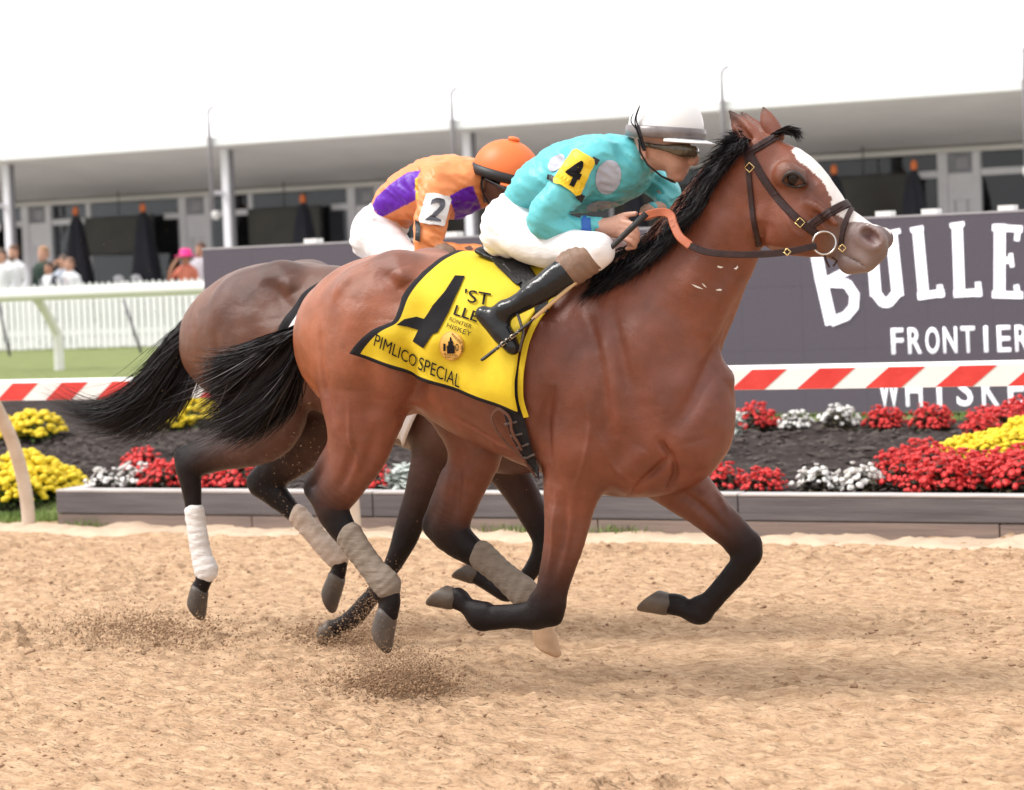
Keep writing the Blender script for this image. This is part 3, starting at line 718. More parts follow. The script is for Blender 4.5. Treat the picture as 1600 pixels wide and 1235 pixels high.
def make_horse(D):
    Yc = D['Y']; h = D['h']
    def P(px, py, w=0.): return onY(px, py, Yc+w)
    def st(px, py, a, b, c, w=0.): p = P(px, py, w); return (p, a*mpp(p), b, c)
    prims = []
    base, red, pale = D['base'], D['red'], D['pale']
    cc = lambda t: tuple(base[i]*(1-t)+BLK[i]*t for i in range(3))
    # trunk: coat runs from brighter rump to darker shoulder, partly painted-in light
    T = []
    for (cx, yt, yb, hw) in D['trunk']:
        a = P(cx, yt); b = P(cx, yb); p = (a+b)/2; f_ = min(1, max(0, (cx-D['trunk'][2][0])/260)); T.append((p, (a.z-b.z)/2, hw, tuple(np.array(pale)*(1-f_)+np.array(red)*f_)))
    tr = Loft(T, .05); prims.append(tr)
    for (px, py, w, a, b, k, col) in D['muscle']:
        for sgn in ((-1,1) if w else (1,)):
            p = P(px, py, 0); q = P(px, py, -abs(w)) if w else p
            pos = Vector((q.x, Yc+sgn*abs(w), q.z)); prims.append(ball(pos, a, col or base, k, b=b))
    prims.append(Loft([st(*s[:4], s[4] if len(s) > 4 else base) for s in D['neck']], .07))
    prims.append(Loft([st(*s[:4], s[4]) for s in D['head']], D.get('khead', .03)))
    for w, leg in D['legs']:
        prims.append(Loft([st(s[0], s[1], s[2], s[3], cc(s[4]), w*(s[5] if len(s) > 5 else 1)) for s in leg], .045))
    for w, s0 in D.get('bumps', []):
        prims.append(Loft([st(s[0], s[1], s[2], s[3], cc(s[4]), w) for s in s0], .03))
    for hl in D.get('headlofts', []):      # (w, k, op, stations) mirrored
        for sg in ((1,-1) if hl[0] else (1,)):
            L = []
            for s in hl[3]:
                wv = hl[0] if len(s) < 6 else s[5]
                p = P(s[0], s[1], wv); pos = Vector((p.x, Yc+wv*sg, p.z)); L.append((pos, s[2]*mpp(p), s[3], s[4]))
            prims.append(Loft(L, hl[1], op=hl[2]))
    me, V, C = sdfmesh('horse_body', prims, h, smooth=2)
    # sculpt muscle lines: push the skin in or out along lines drawn on the surface (both flanks)
    nv = len(me.vertices); N_ = np.zeros(nv*3, np.float32); me.vertices.foreach_get('normal', N_); N_ = N_.reshape(-1,3).astype(float)
    if (N_*(V-V.mean(0))).sum() < 0: N_ = -N_
    tb = BVHTree.FromPolygons([tuple(v) for v in V], [tuple(p.vertices) for p in me.polygons]); disp = np.zeros(nv)
    for (pts, sg, dp) in D.get('sculpt', []):
        A = catmull(np.array(pts if len(pts) > 2 else [pts[0], ((pts[0][0]+pts[1][0])/2, (pts[0][1]+pts[1][1])/2), pts[1]], float), 24); H_ = []
        for x, y in A:
            hh = tb.ray_cast(CAM, ray(x, y))
            if hh[0] is not None: H_.append(hh[0])
        if not H_: continue
        H_ = np.array([list(p) for p in H_]); sm = sg*mpp(H_[0]); n_h = len(H_)
        for mir in (0, 1):
            Hm = H_.copy()
            if mir: Hm[:,1] = 2*Yc-Hm[:,1]
            lo, hi = Hm.min(0)-3*sm, Hm.max(0)+3*sm; ix = np.where(((V > lo)&(V < hi)).all(1))[0]
            if not len(ix): continue
            dd = ((V[ix][:,None]-Hm[None])**2).sum(-1); kk = dd.argmin(1); d2 = dd[np.arange(len(ix)), kk]
            en = np.sin(np.pi*np.clip((kk+.7)/(n_h+.4), 0.02, .98))**.6 if n_h > 2 else 1
            disp[ix] += 2.3*dp*np.exp(-d2/(2*sm*sm))*en
    disp += .0040*vnoise(V, 8, 2)+.0014*vnoise(V, 26, 1)
    V = V+N_*disp[:,None]; me.vertices.foreach_set('co', V.astype(np.float32).ravel()); me.update()
    # coat colour: clean fades, darker skin round the eye and muzzle, nostril hollow painted dark, white blaze
    px, py = project(V); lat = V[:,1]-Yc
    C = C*(1+.10*vnoise(V, 3.0, 2))[:,None]
    for (x, y, r, col, amt) in D.get('paint', []):
        m_ = np.exp(-(((px-x)**2+(py-y)**2)/(r*r)))*amt*(lat < .02); C = C*(1-m_[:,None])+np.array(col)*m_[:,None]
    if 'blaze' in D:
        nz = vnoise(V, 60, 2)*3
        b = inpoly(px+nz, py+nz, D['blaze'])&(lat < .045)&(lat > -.085); C[b] = (.80,.74,.72)
    setcol(me, C)
    root = empty('racehorse', P(D['trunk'][4][0], D['trunk'][4][2]), D['label'], 'horse'); root.location.z = 0; root.location.y = Yc
    body = link('body', me, mt_coat, root)
    return root, body, P, prims

# ---------------------------------------------------------------- horse in front
Y1 = 8.40
bay = (.19,.053,.026); bayd = (.165,.046,.026); bayl = (.34,.104,.042)  # bayl: rump tone, partly coat and partly the light falling there
musz = (.16,.11,.105)
H1 = dict(Y=Y1, h=.0062, base=bay, red=bayd, pale=bayl,
  label='bright bay racehorse with a white blaze galloping under the yellow saddle cloth',
  trunk=[(540,478,600,.12),(556,428,640,.19),(596,400,655,.255),(640,394,642,.27),(700,397,652,.265),(765,404,690,.275),(835,412,722,.285),(895,420,748,.27),(950,436,772,.245),(1000,480,778,.215),(1035,530,768,.18),(1058,575,740,.13),(1068,610,700,.08)],
  muscle=[(585,475,.13,.15,.12,.06,bayl),(568,560,.15,.14,.10,.06,bayl),(632,590,.17,.12,.07,.05,None),(625,440,.12,.12,.10,.06,None),
          (930,600,.17,.17,.085,.05,None),(900,690,.17,.12,.075,.05,None),(985,530,.13,.14,.09,.06,None),(1040,690,.09,.10,.08,.04,None),(1050,640,.06,.10,.08,.05,None),(985,735,.09,.085,.08,.04,None)],
  neck=[(970,560,140,.20),(1024,500,122,.165),(1074,432,98,.135),(1116,366,82,.112),(1150,310,74,.100),(1175,275,64,.092)],
  head=[(1188,270,60,.088,bay),(1220,308,79,.090,bay),(1258,335,66,.074,bay),(1298,357,46,.053,(.17,.075,.045)),(1332,375,40,.047,(.14,.085,.075)),(1356,385,34,.046,musz)],
  legs=[(-.14,[(580,500,80,.12,0),(572,590,84,.115,0),(568,650,66,.10,0),(560,705,47,.075,.05),(540,750,36,.056,.35),(518,785,31,.045,.85),(528,815,25,.040,1),(552,850,19,.033,1),(580,886,17,.031,1),(601,912,21,.037,1),(610,938,16,.031,1),(606,958,18,.036,1)]),
        (.13,[(670,560,75,.12,0),(720,630,60,.10,.1),(742,700,47,.075,.15),(722,765,37,.058,.3),(706,805,34,.047,.7),(708,836,31,.043,.95),(738,862,23,.036,1),(772,888,18,.032,1),(803,914,20,.033,1),(824,932,21,.037,1),(838,955,16,.031,.8),(846,978,17,.035,.6)]),
        (-.13,[(925,640,85,.10,0),(905,720,60,.085,0),(890,785,43,.062,.05),(882,840,35,.052,.25),(868,900,27,.043,.75),(857,945,27,.042,.97),(838,963,21,.036,1),(800,967,16,.029,1),(765,968,18,.031,1),(750,965,19,.034,1),(730,948,14,.028,1),(712,936,17,.034,1)]),
        (.13,[(1005,680,75,.10,0),(1045,735,54,.078,.05),(1090,782,38,.056,.25),(1135,824,29,.045,.7),(1163,855,27,.042,.97),(1158,885,21,.036,1),(1130,922,15,.029,1),(1103,948,18,.032,1),(1092,958,19,.034,1),(1068,952,14,.028,1),(1048,944,17,.034,1)])],
  bumps=[(-.13,[(838,938,11,.018,.95),(846,948,12,.02,1)]),(-.13,[(868,948,14,.024,.95),(866,966,13,.024,1)]),(-.13,[(760,950,9,.022,1),(748,950,10,.022,1)]),(-.13,[(724,932,6,.018,1),(718,929,6,.018,1)]),
         (.13,[(1150,845,10,.018,.9),(1146,856,10,.02,1)]),(.13,[(1176,848,12,.024,.95),(1178,868,12,.024,1)]),(.13,[(1088,940,9,.022,1),(1098,938,8,.02,1)]),(.13,[(1060,936,6,.018,1),(1066,936,6,.018,1)]),
         (-.14,[(590,920,10,.022,1),(592,930,10,.022,1)]),(-.14,[(585,880,7,.014,1),(560,846,7,.014,1)]),(-.13,[(828,950,7,.014,1),(780,953,7,.014,1)]),(.13,[(1140,890,7,.014,1),(1112,925,7,.014,1)]),
         (-.14,[(530,690,16,.022,.2),(500,735,11,.018,.85),(484,762,12,.020,1),(500,780,16,.025,1)]),(.13,[(700,745,14,.02,.4),(678,795,11,.018,.9),(670,822,13,.02,1),(690,838,16,.025,1)])],
  headlofts=[(-.085,.02,'add',[(1228,272,20,.030,(.20,.062,.03)),(1248,279,17,.026,(.17,.055,.03))]),
             (-.098,.008,'add',[(1220,277,4,.010,(.10,.04,.025)),(1236,266,5,.010,(.09,.035,.022)),(1256,279,4,.009,(.06,.03,.022))]),
             (-.07,.02,'add',[(1262,318,6,.012,bay),(1288,338,6,.012,bay),(1305,350,4,.008,bay)]),
             (-.062,.04,'add',[(1205,350,32,.034,bay),(1225,352,34,.034,bay)]),
             (-.043,.02,'add',[(1350,366,17,.018,musz),(1366,374,19,.017,musz)]),
             (-.064,.010,'sub',[(1354,365,10.5,.030,None),(1366,375,9.5,.028,None)]),
             (0,.02,'add',[(1330,410,20,.042,musz),(1352,410,17,.045,musz)]),
             (-.06,.006,'sub',[(1313,398,2.2,.025,None),(1335,408,2.0,.03,None),(1352,420,2.0,.03,None)]),
             (-.055,.02,'add',[(1186,236,20,.026,bay),(1170,214,20,.022,bay),(1154,193,13,.014,bay),(1140,174,4,.007,(.06,.03,.02))]),
             (-.07,.008,'sub',[(1172,218,6,.010,None),(1158,200,5,.009,None),(1147,186,2,.006,None)])],
  sculpt=[([(870,760),(866,830),(856,900)],2.6,.003),([(905,600),(922,655),(914,715),(900,760)],2.8,.003),([(940,690),(960,730),(990,755)],2.8,.003),([(545,630),(548,690),(562,735)],2.6,.003),([(700,655),(745,678),(800,702),(835,716)],3,.004),([(1262,330),(1284,350),(1298,372)],2.4,.003),([(1225,330),(1240,360),(1262,378)],2.4,.003),([(1120,770),(1140,805)],2.6,.003),([(520,470),(540,440),(580,415)],9,.006),([(660,430),(700,470),(720,520)],16,.005),([(636,545),(648,600),(632,652)],12,-.022),([(500,515),(506,590),(522,660)],6,-.006),([(585,425),(612,440),(630,462),(640,500)],10,-.008),([(622,420),(632,445)],10,.010),
    ([(560,470),(545,540),(552,610)],22,.008),([(600,500),(600,570),(605,625)],20,.008),([(575,560),(580,620),(572,670)],12,-.006),
    ([(905,470),(930,540),(945,620),(950,690)],9,-.009),([(952,470),(968,545),(985,620)],8,-.007),([(935,520),(955,600),(968,680)],13,.008),([(985,500),(1010,580),(1030,650)],14,.007),
    ([(1160,455),(1125,540),(1085,620),(1050,680)],11,-.012),([(1165,520),(1130,600)],14,.006),
    ([(1030,688),(1040,704),(1050,716)],4,-.010),([(1050,714),(1018,742),(975,785)],5,-.009),([(1050,714),(1056,740),(1045,766)],4,-.009),([(1005,700),(980,745)],14,.008),([(1085,690),(1095,735)],16,.006),
    ([(862,600),(852,660),(856,725)],9,-.012),([(885,770),(878,840),(866,905)],5,-.005),([(905,770),(900,830),(886,890)],5,-.004),([(868,790),(862,850)],8,.005),
    ([(555,690),(545,730),(530,765)],6,-.006),([(590,660),(578,710),(555,755)],7,-.005),([(720,700),(715,760),(712,810)],6,-.006),
    ([(1060,765),(1100,795),(1140,835)],5,-.005),([(1085,760),(1120,800)],7,.004),
    ([(690,640),(730,668),(770,690)],12,-.006),([(830,690),(815,660),(808,630)],7,-.003),([(1192,345),(1186,378),(1196,398)],8,-.010),([(1208,300),(1200,345),(1214,385)],7,-.003),
    ([(1262,312),(1290,335),(1308,352)],4,.006),([(1270,330),(1296,350)],6,-.007),([(1252,262),(1275,290)],7,-.004),([(1232,292),(1252,296)],3,-.004),([(1130,330),(1100,400),(1060,470)],16,.007),([(1150,390),(1120,450)],10,-.005)],
  paint=[(1239,280,13,(.03,.016,.014),.8),(1262,290,9,(.05,.026,.02),.45),(1362,372,26,(.30,.21,.20),.7),(1345,410,30,(.24,.18,.17),.7),(1359,370,12,(.07,.018,.016),.95),(1145,182,12,(.03,.02,.018),.7)],
  blaze=[(1237,234),(1252,222),(1275,236),(1300,258),(1345,312),(1394,346),(1394,368),(1378,352),(1352,350),(1334,346),(1314,340),(1298,328),(1297,306),(1290,292),(1282,280),(1262,262),(1246,252)])
horse1, body1, PH1, _ = make_horse(H1)
bv1 = bvh_of(body1)
# ears on the far side
def ear(parent, px, w, tipc, Pf):
    L = [(Pf(x, y, w), a*mpp(Pf(x, y, w)), b, c) for x, y, a, b, c in px]
    me, V, C = sdfmesh('ear', [Loft(L, .02)], .004, 1); setcol(me, C); return link('ear', me, mt_coat, parent)
ear(horse1, [(1212,212,15,.022,bay),(1203,196,15,.018,bay),(1197,182,10,.012,bay),(1193,170,3,.006,(.06,.03,.02))], .05, None, PH1)
def eyeball(body, bv, px, py, r, parent):
    hh = bv.ray_cast(CAM, ray(px, py)); c = hh[0]-hh[1].normalized()*(r*.74) if hh[1].dot(ray(px,py)) < 0 else hh[0]+hh[1].normalized()*(r*.74)
    MB().lathe(c, [(r*math.sin(a), -r*math.cos(a)) for a in np.linspace(.05, math.pi-.05, 12)], 18).build('eye', mt_eye, parent, smooth=True)
eyeball(body1, bv1, 1238, 279, .030, horse1)
mt_lid = mat('eyelid_skin', (.022,.013,.012), .5, .3, 40)
def lid(pts, r):
    C = [bv1.ray_cast(CAM, ray(x, y)) for x, y in curve_px(pts, 16)]
    C = [h[0]-ray(1238,279)*.006 for h in C if h[0] is not None]
    MB().tube(C, [r*(.35+.65*math.sin(math.pi*k/(len(C)-1))) for k in range(len(C))], 8).build('eyelid', mt_lid, horse1, smooth=True)
def curve_px(pts, n):
    A = catmull(np.array(pts, float), 8); s = np.concatenate([[0], np.cumsum(np.linalg.norm(np.diff(A, axis=0), axis=1))]); s /= s[-1]
    t = np.linspace(0, 1, n); return np.stack([np.interp(t, s, A[:,0]), np.interp(t, s, A[:,1])], 1)
lid([(1222,284),(1229,273),(1241,270),(1252,277),(1260,288)], .0085); lid([(1223,285),(1233,290),(1247,292),(1260,288)], .006)
for (C, S, toe, w, m_) in (((604,957),(589,1000),(616,1012),-.14,mt_hoof), ((846,978),(850,1018),(880,1005),.13,mt_hoof_tan), ((711,936),(682,922),(680,960),-.13,mt_hoof), ((1047,944),(1012,930),(1005,975),.13,mt_hoof)):
    c = PH1(*C, w); s = PH1(*S, w); t = PH1(*toe, w)-s
    hoof(horse1, c, s, t, .050, m_)
# leg wraps
mt_wrap = mat('grey_bandage', (.17,.135,.105), .9, .25, 18, bump=.45, bscale=26, stretch=(1,1,3), col2=(.27,.22,.175))
mt_wrapw = mat('white_bandage', (.62,.58,.55), .9, .2, 9, bump=.45, bscale=30, stretch=(1,1,3), col2=(.80,.78,.77))
mt_wrapd = mat('dirty_bandage', (.38,.28,.21), .9, .3, 9, bump=.45, bscale=30, stretch=(1,1,3), col2=(.62,.52,.45))
def wrap(parent, Pf, pts, w, m_):
    st = [(Pf(x, y, w), a*mpp(Pf(x, y, w)), b, None) for x, y, a, b in pts]
    ax = np.array(st[-1][0])-np.array(st[0][0]); ax /= np.linalg.norm(ax)
    me, V, C = sdfmesh('bandage', [Loft(st, .01)], .005, 1, noise=lambda Q: .0011*np.sin((Q@ax)*170+5*vnoise(Q, 9))+.0015*vnoise(Q, 30, 2)); return link('bandage', me, m_, parent)
wrap(horse1, PH1, [(546,838,24,.040),(565,866,22,.037),(585,892,22,.037),(603,914,26,.043)], -.14, mt_wrap)
wrap(horse1, PH1, [(752,868,24,.040),(778,891,22,.037),(803,913,24,.038),(820,928,26,.042)], .13, mt_wrap)
# tail and mane
gl = lambda P_, pts, w: [P_(x, y, w) for x, y in pts]
tg = [gl(PH1, [(478,508),(440,522),(395,545),(345,560),(305,558)], -.02), gl(PH1, [(474,515),(432,540),(385,572),(340,598),(298,622)], -.08),
      gl(PH1, [(473,522),(438,562),(395,602),(350,640),(300,672)], .04), gl(PH1, [(472,530),(450,585),(412,632),(362,668),(318,690)], -.06), gl(PH1, [(473,538),(466,600),(445,645),(400,680),(360,692)], .05)]
hair_core('tail_core', PH1, [(484,510,0,9,.03),(462,528,0,17,.04),(440,556,0,30,.05),(418,590,0,38,.055),(392,622,0,34,.05),(362,645,0,20,.03)], horse1)
strands('tail', tg, 4600, .0045, .026, mt_hair, horse1, 3, (.5,1.0))
strands('tail_wisps', tg, 90, .0025, .07, mat('grey_hair', (.10,.085,.09), .5, .3, 40), horse1, 4, (.8,1.0))
cr = [(1176,222),(1160,234),(1140,252),(1112,284),(1085,316),(1052,350),(1015,378),(975,402),(935,422)]
ends = [(1138,202),(1116,232),(1096,268),(1074,312),(1046,352),(1012,392),(968,424),(938,440),(908,452)]
mg_ = []
for i, ((a, b), (c, d)) in enumerate(zip(cr, ends)):
    mg_.append([PH1(a, b+8, 0), PH1(a*.75+c*.25-2, (b*.75+d*.25)-9, -.03), PH1((a+c)/2-4, (b+d)/2-3, -.07), PH1(c, d+8, -.10)])
hair_core('mane_core', PH1, [(1158,240,0,7,.02),(1125,268,0,11,.03),(1094,304,-.01,15,.035),(1060,346,-.02,19,.05),(1024,386,-.03,22,.06),(985,412,-.03,16,.06),(945,432,-.03,8,.04)], horse1)
strands('mane', mg_, 4000, .0048, .015, mt_hair, horse1, 5, (.6,1.0))
mgn = [[PH1(a, b+6, -.02), PH1(a*.7+c*.3, (b*.7+d*.3)+2, -.09), PH1((a+c)/2, (b+d)/2+16, -.13), PH1(c+6, d+30, -.15)] for (a, b), (c, d) in zip(cr, ends)]
strands('mane_near', mgn, 4600, .0048, .013, mt_hair, horse1, 7, (.5,1.0))
mg2 = [[PH1(a-2, b+6, 0), PH1(a-6, b+20, -.12), PH1(a-24, b+42, -.16), PH1(a-44, b+60, -.19)] for a, b in cr[3:]]
strands('mane_lower', mg2, 2200, .0048, .012, mt_hair, horse1, 6, (.4,1.0))
strands('forelock', [[PH1(1205,212,-.02), PH1(1222,203,-.02), PH1(1240,204,-.01), PH1(1250,214,0)], [PH1(1205,214,.03), PH1(1225,206,.03), PH1(1243,208,.03), PH1(1252,220,.03)]], 160, .006, .010, mt_hair, horse1, 8)

# ---- saddle cloth pressed on to the body
def curve_px(pts, n):
    A = catmull(np.array(pts, float), 8); s = np.concatenate([[0], np.cumsum(np.linalg.norm(np.diff(A, axis=0), axis=1))]); s /= s[-1]
    t = np.linspace(0, 1, n); return np.stack([np.interp(t, s, A[:,0]), np.interp(t, s, A[:,1])], 1)
def cloth(name, bv, Yc, L, Rr, m_main, m_edge, parent, off=.016, nu=46, nv=46, lift=None, ub=.03, vb=.962, far=True):
    Lc, Rc = curve_px(L, nv), curve_px(Rr, nv); V = np.zeros((nv, nu, 3))
    for i in range(nv):
        for j in range(nu):
            u = j/(nu-1); v = i/(nv-1); x, y = Lc[i]*(1-u)+Rc[i]*u
            d = ray(x, y); hh = bv.ray_cast(CAM, d)
            if i == 0 or hh[0] is None or hh[0].y > Yc-.005:
                q = onY(x, y, Yc); h2 = bv.ray_cast(Vector((q.x, Yc-.004*i, 3)), Vector((0,0,-1))); p = (h2[0] if h2[0] else q)+Vector((0,0,off)); 
            else: p = hh[0]+hh[1]*off*(1 if hh[1].dot(d) < 0 else -1)
            wv = (.016+.010*math.sin(u*11+v*4)+.008*math.sin(u*24-v*10)+.006*math.sin(v*17+u*6))*min(1, v*1.6)
            if lift: wv += lift(u, v)
            V[i,j] = (p.x, p.y-wv, p.z)
    for _ in range(3):
        W_ = V.copy(); W_[1:-1,1:-1] = (V[1:-1,1:-1]*2+V[:-2,1:-1]+V[2:,1:-1]+V[1:-1,:-2]+V[1:-1,2:])/6; V = W_
    allV = V.reshape(-1,3); I = np.arange(nv*nu).reshape(nv, nu)
    F = np.stack([I[:-1,:-1].ravel(), I[1:,:-1].ravel(), I[1:,1:].ravel(), I[:-1,1:].ravel()], 1)
    uu, vv = np.meshgrid(np.arange(nu-1)/(nu-1), np.arange(nv-1)/(nv-1)); mi = ((uu < ub)|(vv > vb)).astype(np.int32).ravel()
    if far:
        M = V.copy(); M[...,1] = 2*Yc-M[...,1]; allV = np.concatenate([allV, M.reshape(-1,3)]); F = np.concatenate([F, F[:, ::-1]+nv*nu]); mi = np.concatenate([mi, mi])
    me = npmesh(name, allV, F)
    o = link(name, me, [m_main, m_edge], parent); me.polygons.foreach_set('material_index', mi); me.update()
    so_ = o.modifiers.new('thickness', 'SOLIDIFY'); so_.thickness = .005; so_.offset = -1
    return o
mt_yel = mat('yellow_cloth', (.62,.43,.008), .75, .10, 5, bump=.8, bscale=7, col2=(.74,.55,.015), bump2=(260,.25,.004))
mt_blk = mat('black_cloth', (.02,.019,.022), .85, .2, 30, bump=.3, bscale=120, spec=.2)
mt_ink = mat('black_print', (.012,.011,.013), .8, .15, 20, spec=.15)
sc1 = empty('saddle_cloth', PH1(700,500), 'yellow saddle cloth with a big black 4 and PIMLICO SPECIAL along its hem', 'saddle cloth')
liftf = lambda u, v: .035*max(0, 1-u*3)*max(0, v-.55)/.45
clo = cloth('cloth', bv1, Y1, [(722,394),(685,412),(650,445),(630,485),(620,503),(592,516),(568,537),(557,552)], [(900,420),(880,448),(842,486),(818,535),(812,590),(818,646)], mt_yel, mt_blk, sc1, lift=liftf)
bvc = bvh_of(clo)
Z4 = lambda x, y: (440+x/3.337, 370+y/3.337)
def pdec(pts, m_, parent, bv, off=.004, f=Z4, name='print', maxlen=14, cuts=4):
    me = decal(poly_mesh(pts), f, bv, off, cuts, maxlen); return link(name, me, m_, parent)
def tdec(txt, o, e, hgt, m_, parent, bv, off=.005, f=Z4, up=None, bold=.0, name='lettering', spacing=1.0):
    """text from baseline start o to end e (zoom px), cap height hgt"""
    me = text_mesh(txt, 1.0, 0, bold, spacing); xs = [v.co.x for v in me.vertices]; x0, x1 = min(xs), max(xs); yh = max(v.co.y for v in me.vertices)
    d = Vector((e[0]-o[0], e[1]-o[1])); u = Vector(up) if up else Vector((d.y, -d.x)).normalized()*hgt
    fm = lambda x, y: f(o[0]+d.x*(x-x0)/(x1-x0)+u.x*y/yh, o[1]+d.y*(x-x0)/(x1-x0)+u.y*y/yh)
    return link(name, decal(me, fm, bv, off, 1, .25), m_, parent)
pdec([(905,205),(957,208),(930,270),(905,320),(872,395),(832,470),(815,500),(790,510),(765,545),(742,582),(686,546),(715,488),(655,470),(600,462),(640,432),(705,418),(745,430),(770,395),(790,360),(850,290)], mt_ink, sc1, bvc, .004, name='numeral')
tdec("'ST", (950,340), (1085,362), 66, mt_ink, sc1, bvc, bold=.004)
tdec("LLE", (898,408), (1018,448), 52, mt_ink, sc1, bvc, bold=.012)
tdec("RONTIER", (876,440), (988,482), 21, mt_ink, sc1, bvc)
tdec("HISKEY", (862,474), (985,521), 25, mt_ink, sc1, bvc)
tdec("PIMLICO", (482,566), (702,682), 60, mt_ink, sc1, bvc, up=(14,-60))
tdec("SPECIAL", (716,690), (930,788), 66, mt_ink, sc1, bvc, up=(10,-66))
ring = lambda cx, cy, r, n=28: [(cx+r*math.cos(2*math.pi*k/n), cy+r*1.18*math.sin(2*math.pi*k/n)) for k in range(n)]
mt_emb = mat('emblem_gold', (.62,.33,.05), .6, .1, 20)
pdec(ring(888,570,64), mt_emb, sc1, bvc, .0045, name='emblem')
pdec(ring(888,570,58), mat('emblem_orange', (.80,.45,.10), .6, .1, 20), sc1, bvc, .0065, name='emblem')
pdec([(868,605),(868,565),(875,565),(875,545),(882,545),(886,525),(892,525),(896,545),(902,545),(902,565),(910,565),(910,605)], mt_ink, sc1, bvc, .009, name='emblem_tower')
tdec("1", (848,592), (860,592), 36, mt_ink, sc1, bvc, .009); tdec("0", (914,592), (930,592), 36, mt_ink, sc1, bvc, .009)
tdec("BLACK-EYED", (850,612), (926,624), 11, mt_ink, sc1, bvc, .009); tdec("SUSAN DAY", (855,626), (920,637), 11, mt_ink, sc1, bvc, .009)
tdec("ANNIVERS", (890,512), (938,560), 15, mt_ink, sc1, bvc, .009, up=(9,-11)); tdec("ARY", (938,564), (942,600), 12, mt_ink, sc1, bvc, .009, up=(12,0))
# front strip, girth and straps
def band(bv, pts, w, m_, parent, name, off=.010, th=.004, f=None, n=40, taper=None):
    """flat strap pressed on to a surface along a photo polyline"""
    A = curve_px(pts, n); C = []; Nn = []
    for x, y in A:
        d = ray(x, y); hh = bv.ray_cast(CAM, d)
        if hh[0] is None: continue
        nn = hh[1] if hh[1].dot(d) < 0 else -hh[1]; C.append(hh[0]+nn*off); Nn.append(nn)
    C = [Vector(c) for c in C]
    for _ in range(2): C = [C[0]]+[(C[i-1]+C[i]*2+C[i+1])/4 for i in range(1, len(C)-1)]+[C[-1]]
    V = []; F = []; L = len(C)
    for i in range(L):
        t = (C[min(i+1,L-1)]-C[max(i-1,0)]).normalized(); s = t.cross(Nn[i]).normalized(); ww = w*(taper(i/(L-1)) if taper else 1)/2
        V += [C[i]+s*ww, C[i]+s*ww*.8+Nn[i]*th, C[i]-s*ww*.8+Nn[i]*th, C[i]-s*ww]
    for i in range(L-1):
        for j in range(4): k = (j+1)%4; F.append([i*4+j, i*4+k, i*4+4+k, i*4+4+j])
    F += [[0,1,2,3],[L*4-1,L*4-2,L*4-3,L*4-4]]
    return MB().add(V, F).build(name, m_, parent, smooth=False)
band(bv1, [(925,428),(880,462),(846,498),(826,535),(818,580),(818,620),(826,648)], .022, mt_yel, sc1, 'front_binding', off=.022)
gi = empty('girth', PH1(815,640), 'black elastic girth with brown buckle straps under the yellow saddle cloth', 'girth')
band(bv1, [(796,545),(797,575),(800,620),(812,670),(832,712),(850,738)], .085, mt_blk, gi, 'webbing', off=.020, taper=lambda t: 1-.35*t)
for k in range(4):
    x, y = 802+k*10, 655+k*17; band(bv1, [(x-8,y+3),(x+12,y-1)], .008, mat('strap_edge', (.09,.07,.065), .5), gi, 'buckle_bar', off=.028, n=8)
band(bv1, [(786,634),(776,642),(776,655),(790,676),(815,700),(835,722),(846,735)], .012, mat('brown_leather', (.12,.05,.035), .5, .2, 20), gi, 'strap', off=.030)
band(bv1, [(786,634),(800,645),(806,668),(822,695)], .012, mat('brown_leather'), gi, 'strap', off=.034)
sd = empty('saddle', PH1(800,410), 'small black racing saddle under the jockey in turquoise', 'saddle')
me, V, C = sdfmesh('seat', [Loft([(PH1(762,392), .02, .10, None),(PH1(790,404), .022, .115, None),(PH1(830,412), .022, .12, None),(PH1(870,408), .025, .09, None),(PH1(890,398), .022, .06, None)], .02)], .007, 1)
link('seat', me, mat('saddle_black', (.012,.011,.012), .4, .2, 20, bump=.2, bscale=80, spec=.25), sd)
band(bv1, [(800,415),(822,440),(845,470),(850,495)], .09, mat('saddle_black'), sd, 'flap', off=.024, taper=lambda t: 1-.45*t)
band(bv1, [(758,402),(775,418),(800,440),(815,452)], .022, mat('saddle_black'), sd, 'cantle_edge', off=.030)
# ---- bridle and reins
br = empty('bridle', PH1(1230,300), 'dark brown leather bridle with brass buckles on the blazed horse', 'bridle')
bandh = lambda pts, w, name='strap', off=.004, m_=mt_strap: band(bv1, pts, w*1.45, m_, br, name, off=off, th=.005)
bandh([(1166,242),(1186,230),(1208,217),(1232,209),(1246,214)], .021, 'browband'); bandh([(1168,240),(1190,227),(1212,214),(1236,207)], .008, 'browband_padding', .009)
bandh([(1163,228),(1168,246),(1172,290),(1178,345),(1186,384)], .014, 'throatlatch')
bandh([(1165,226),(1178,252),(1196,284),(1222,318),(1250,346),(1276,366)], .019, 'cheekpiece')
bandh([(1264,354),(1285,340),(1312,324),(1336,314)], .022, 'noseband'); bandh([(1266,352),(1287,338),(1314,322)], .008, 'noseband_padding', .009)
bandh([(1336,318),(1326,335),(1318,358),(1314,384)], .013, 'flash_strap')
def ring_obj(c, r, t, nrm, m_, parent, name, sg=24):
    n = Vector(nrm).normalized(); a = n.cross(Vector((0,0,1))).normalized(); b = n.cross(a); c = Vector(c)
    pts = [c+(a*math.cos(k*2*math.pi/sg)+b*math.sin(k*2*math.pi/sg))*r for k in range(sg+1)]
    return MB().tube(pts, t, 8).build(name, m_, parent, smooth=True)
bit = PH1(1288, 380, -.082)
ring_obj(bit, .040, .0038, (.3,-1,.1), mt_steel, br, 'bit_ring')
for (x, y) in ((1252,348),(1173,262)):
    hh = bv1.ray_cast(CAM, ray(x, y))[0]; ring_obj(hh+Vector((0,-.012,0)), .017, .0022, (.3,-1,0), mt_brass, br, 'buckle', 4)
hh = PH1(1316,388,-.075); ring_obj(hh, .013, .0022, (.4,-1,0), mt_brass, br, 'buckle', 4)
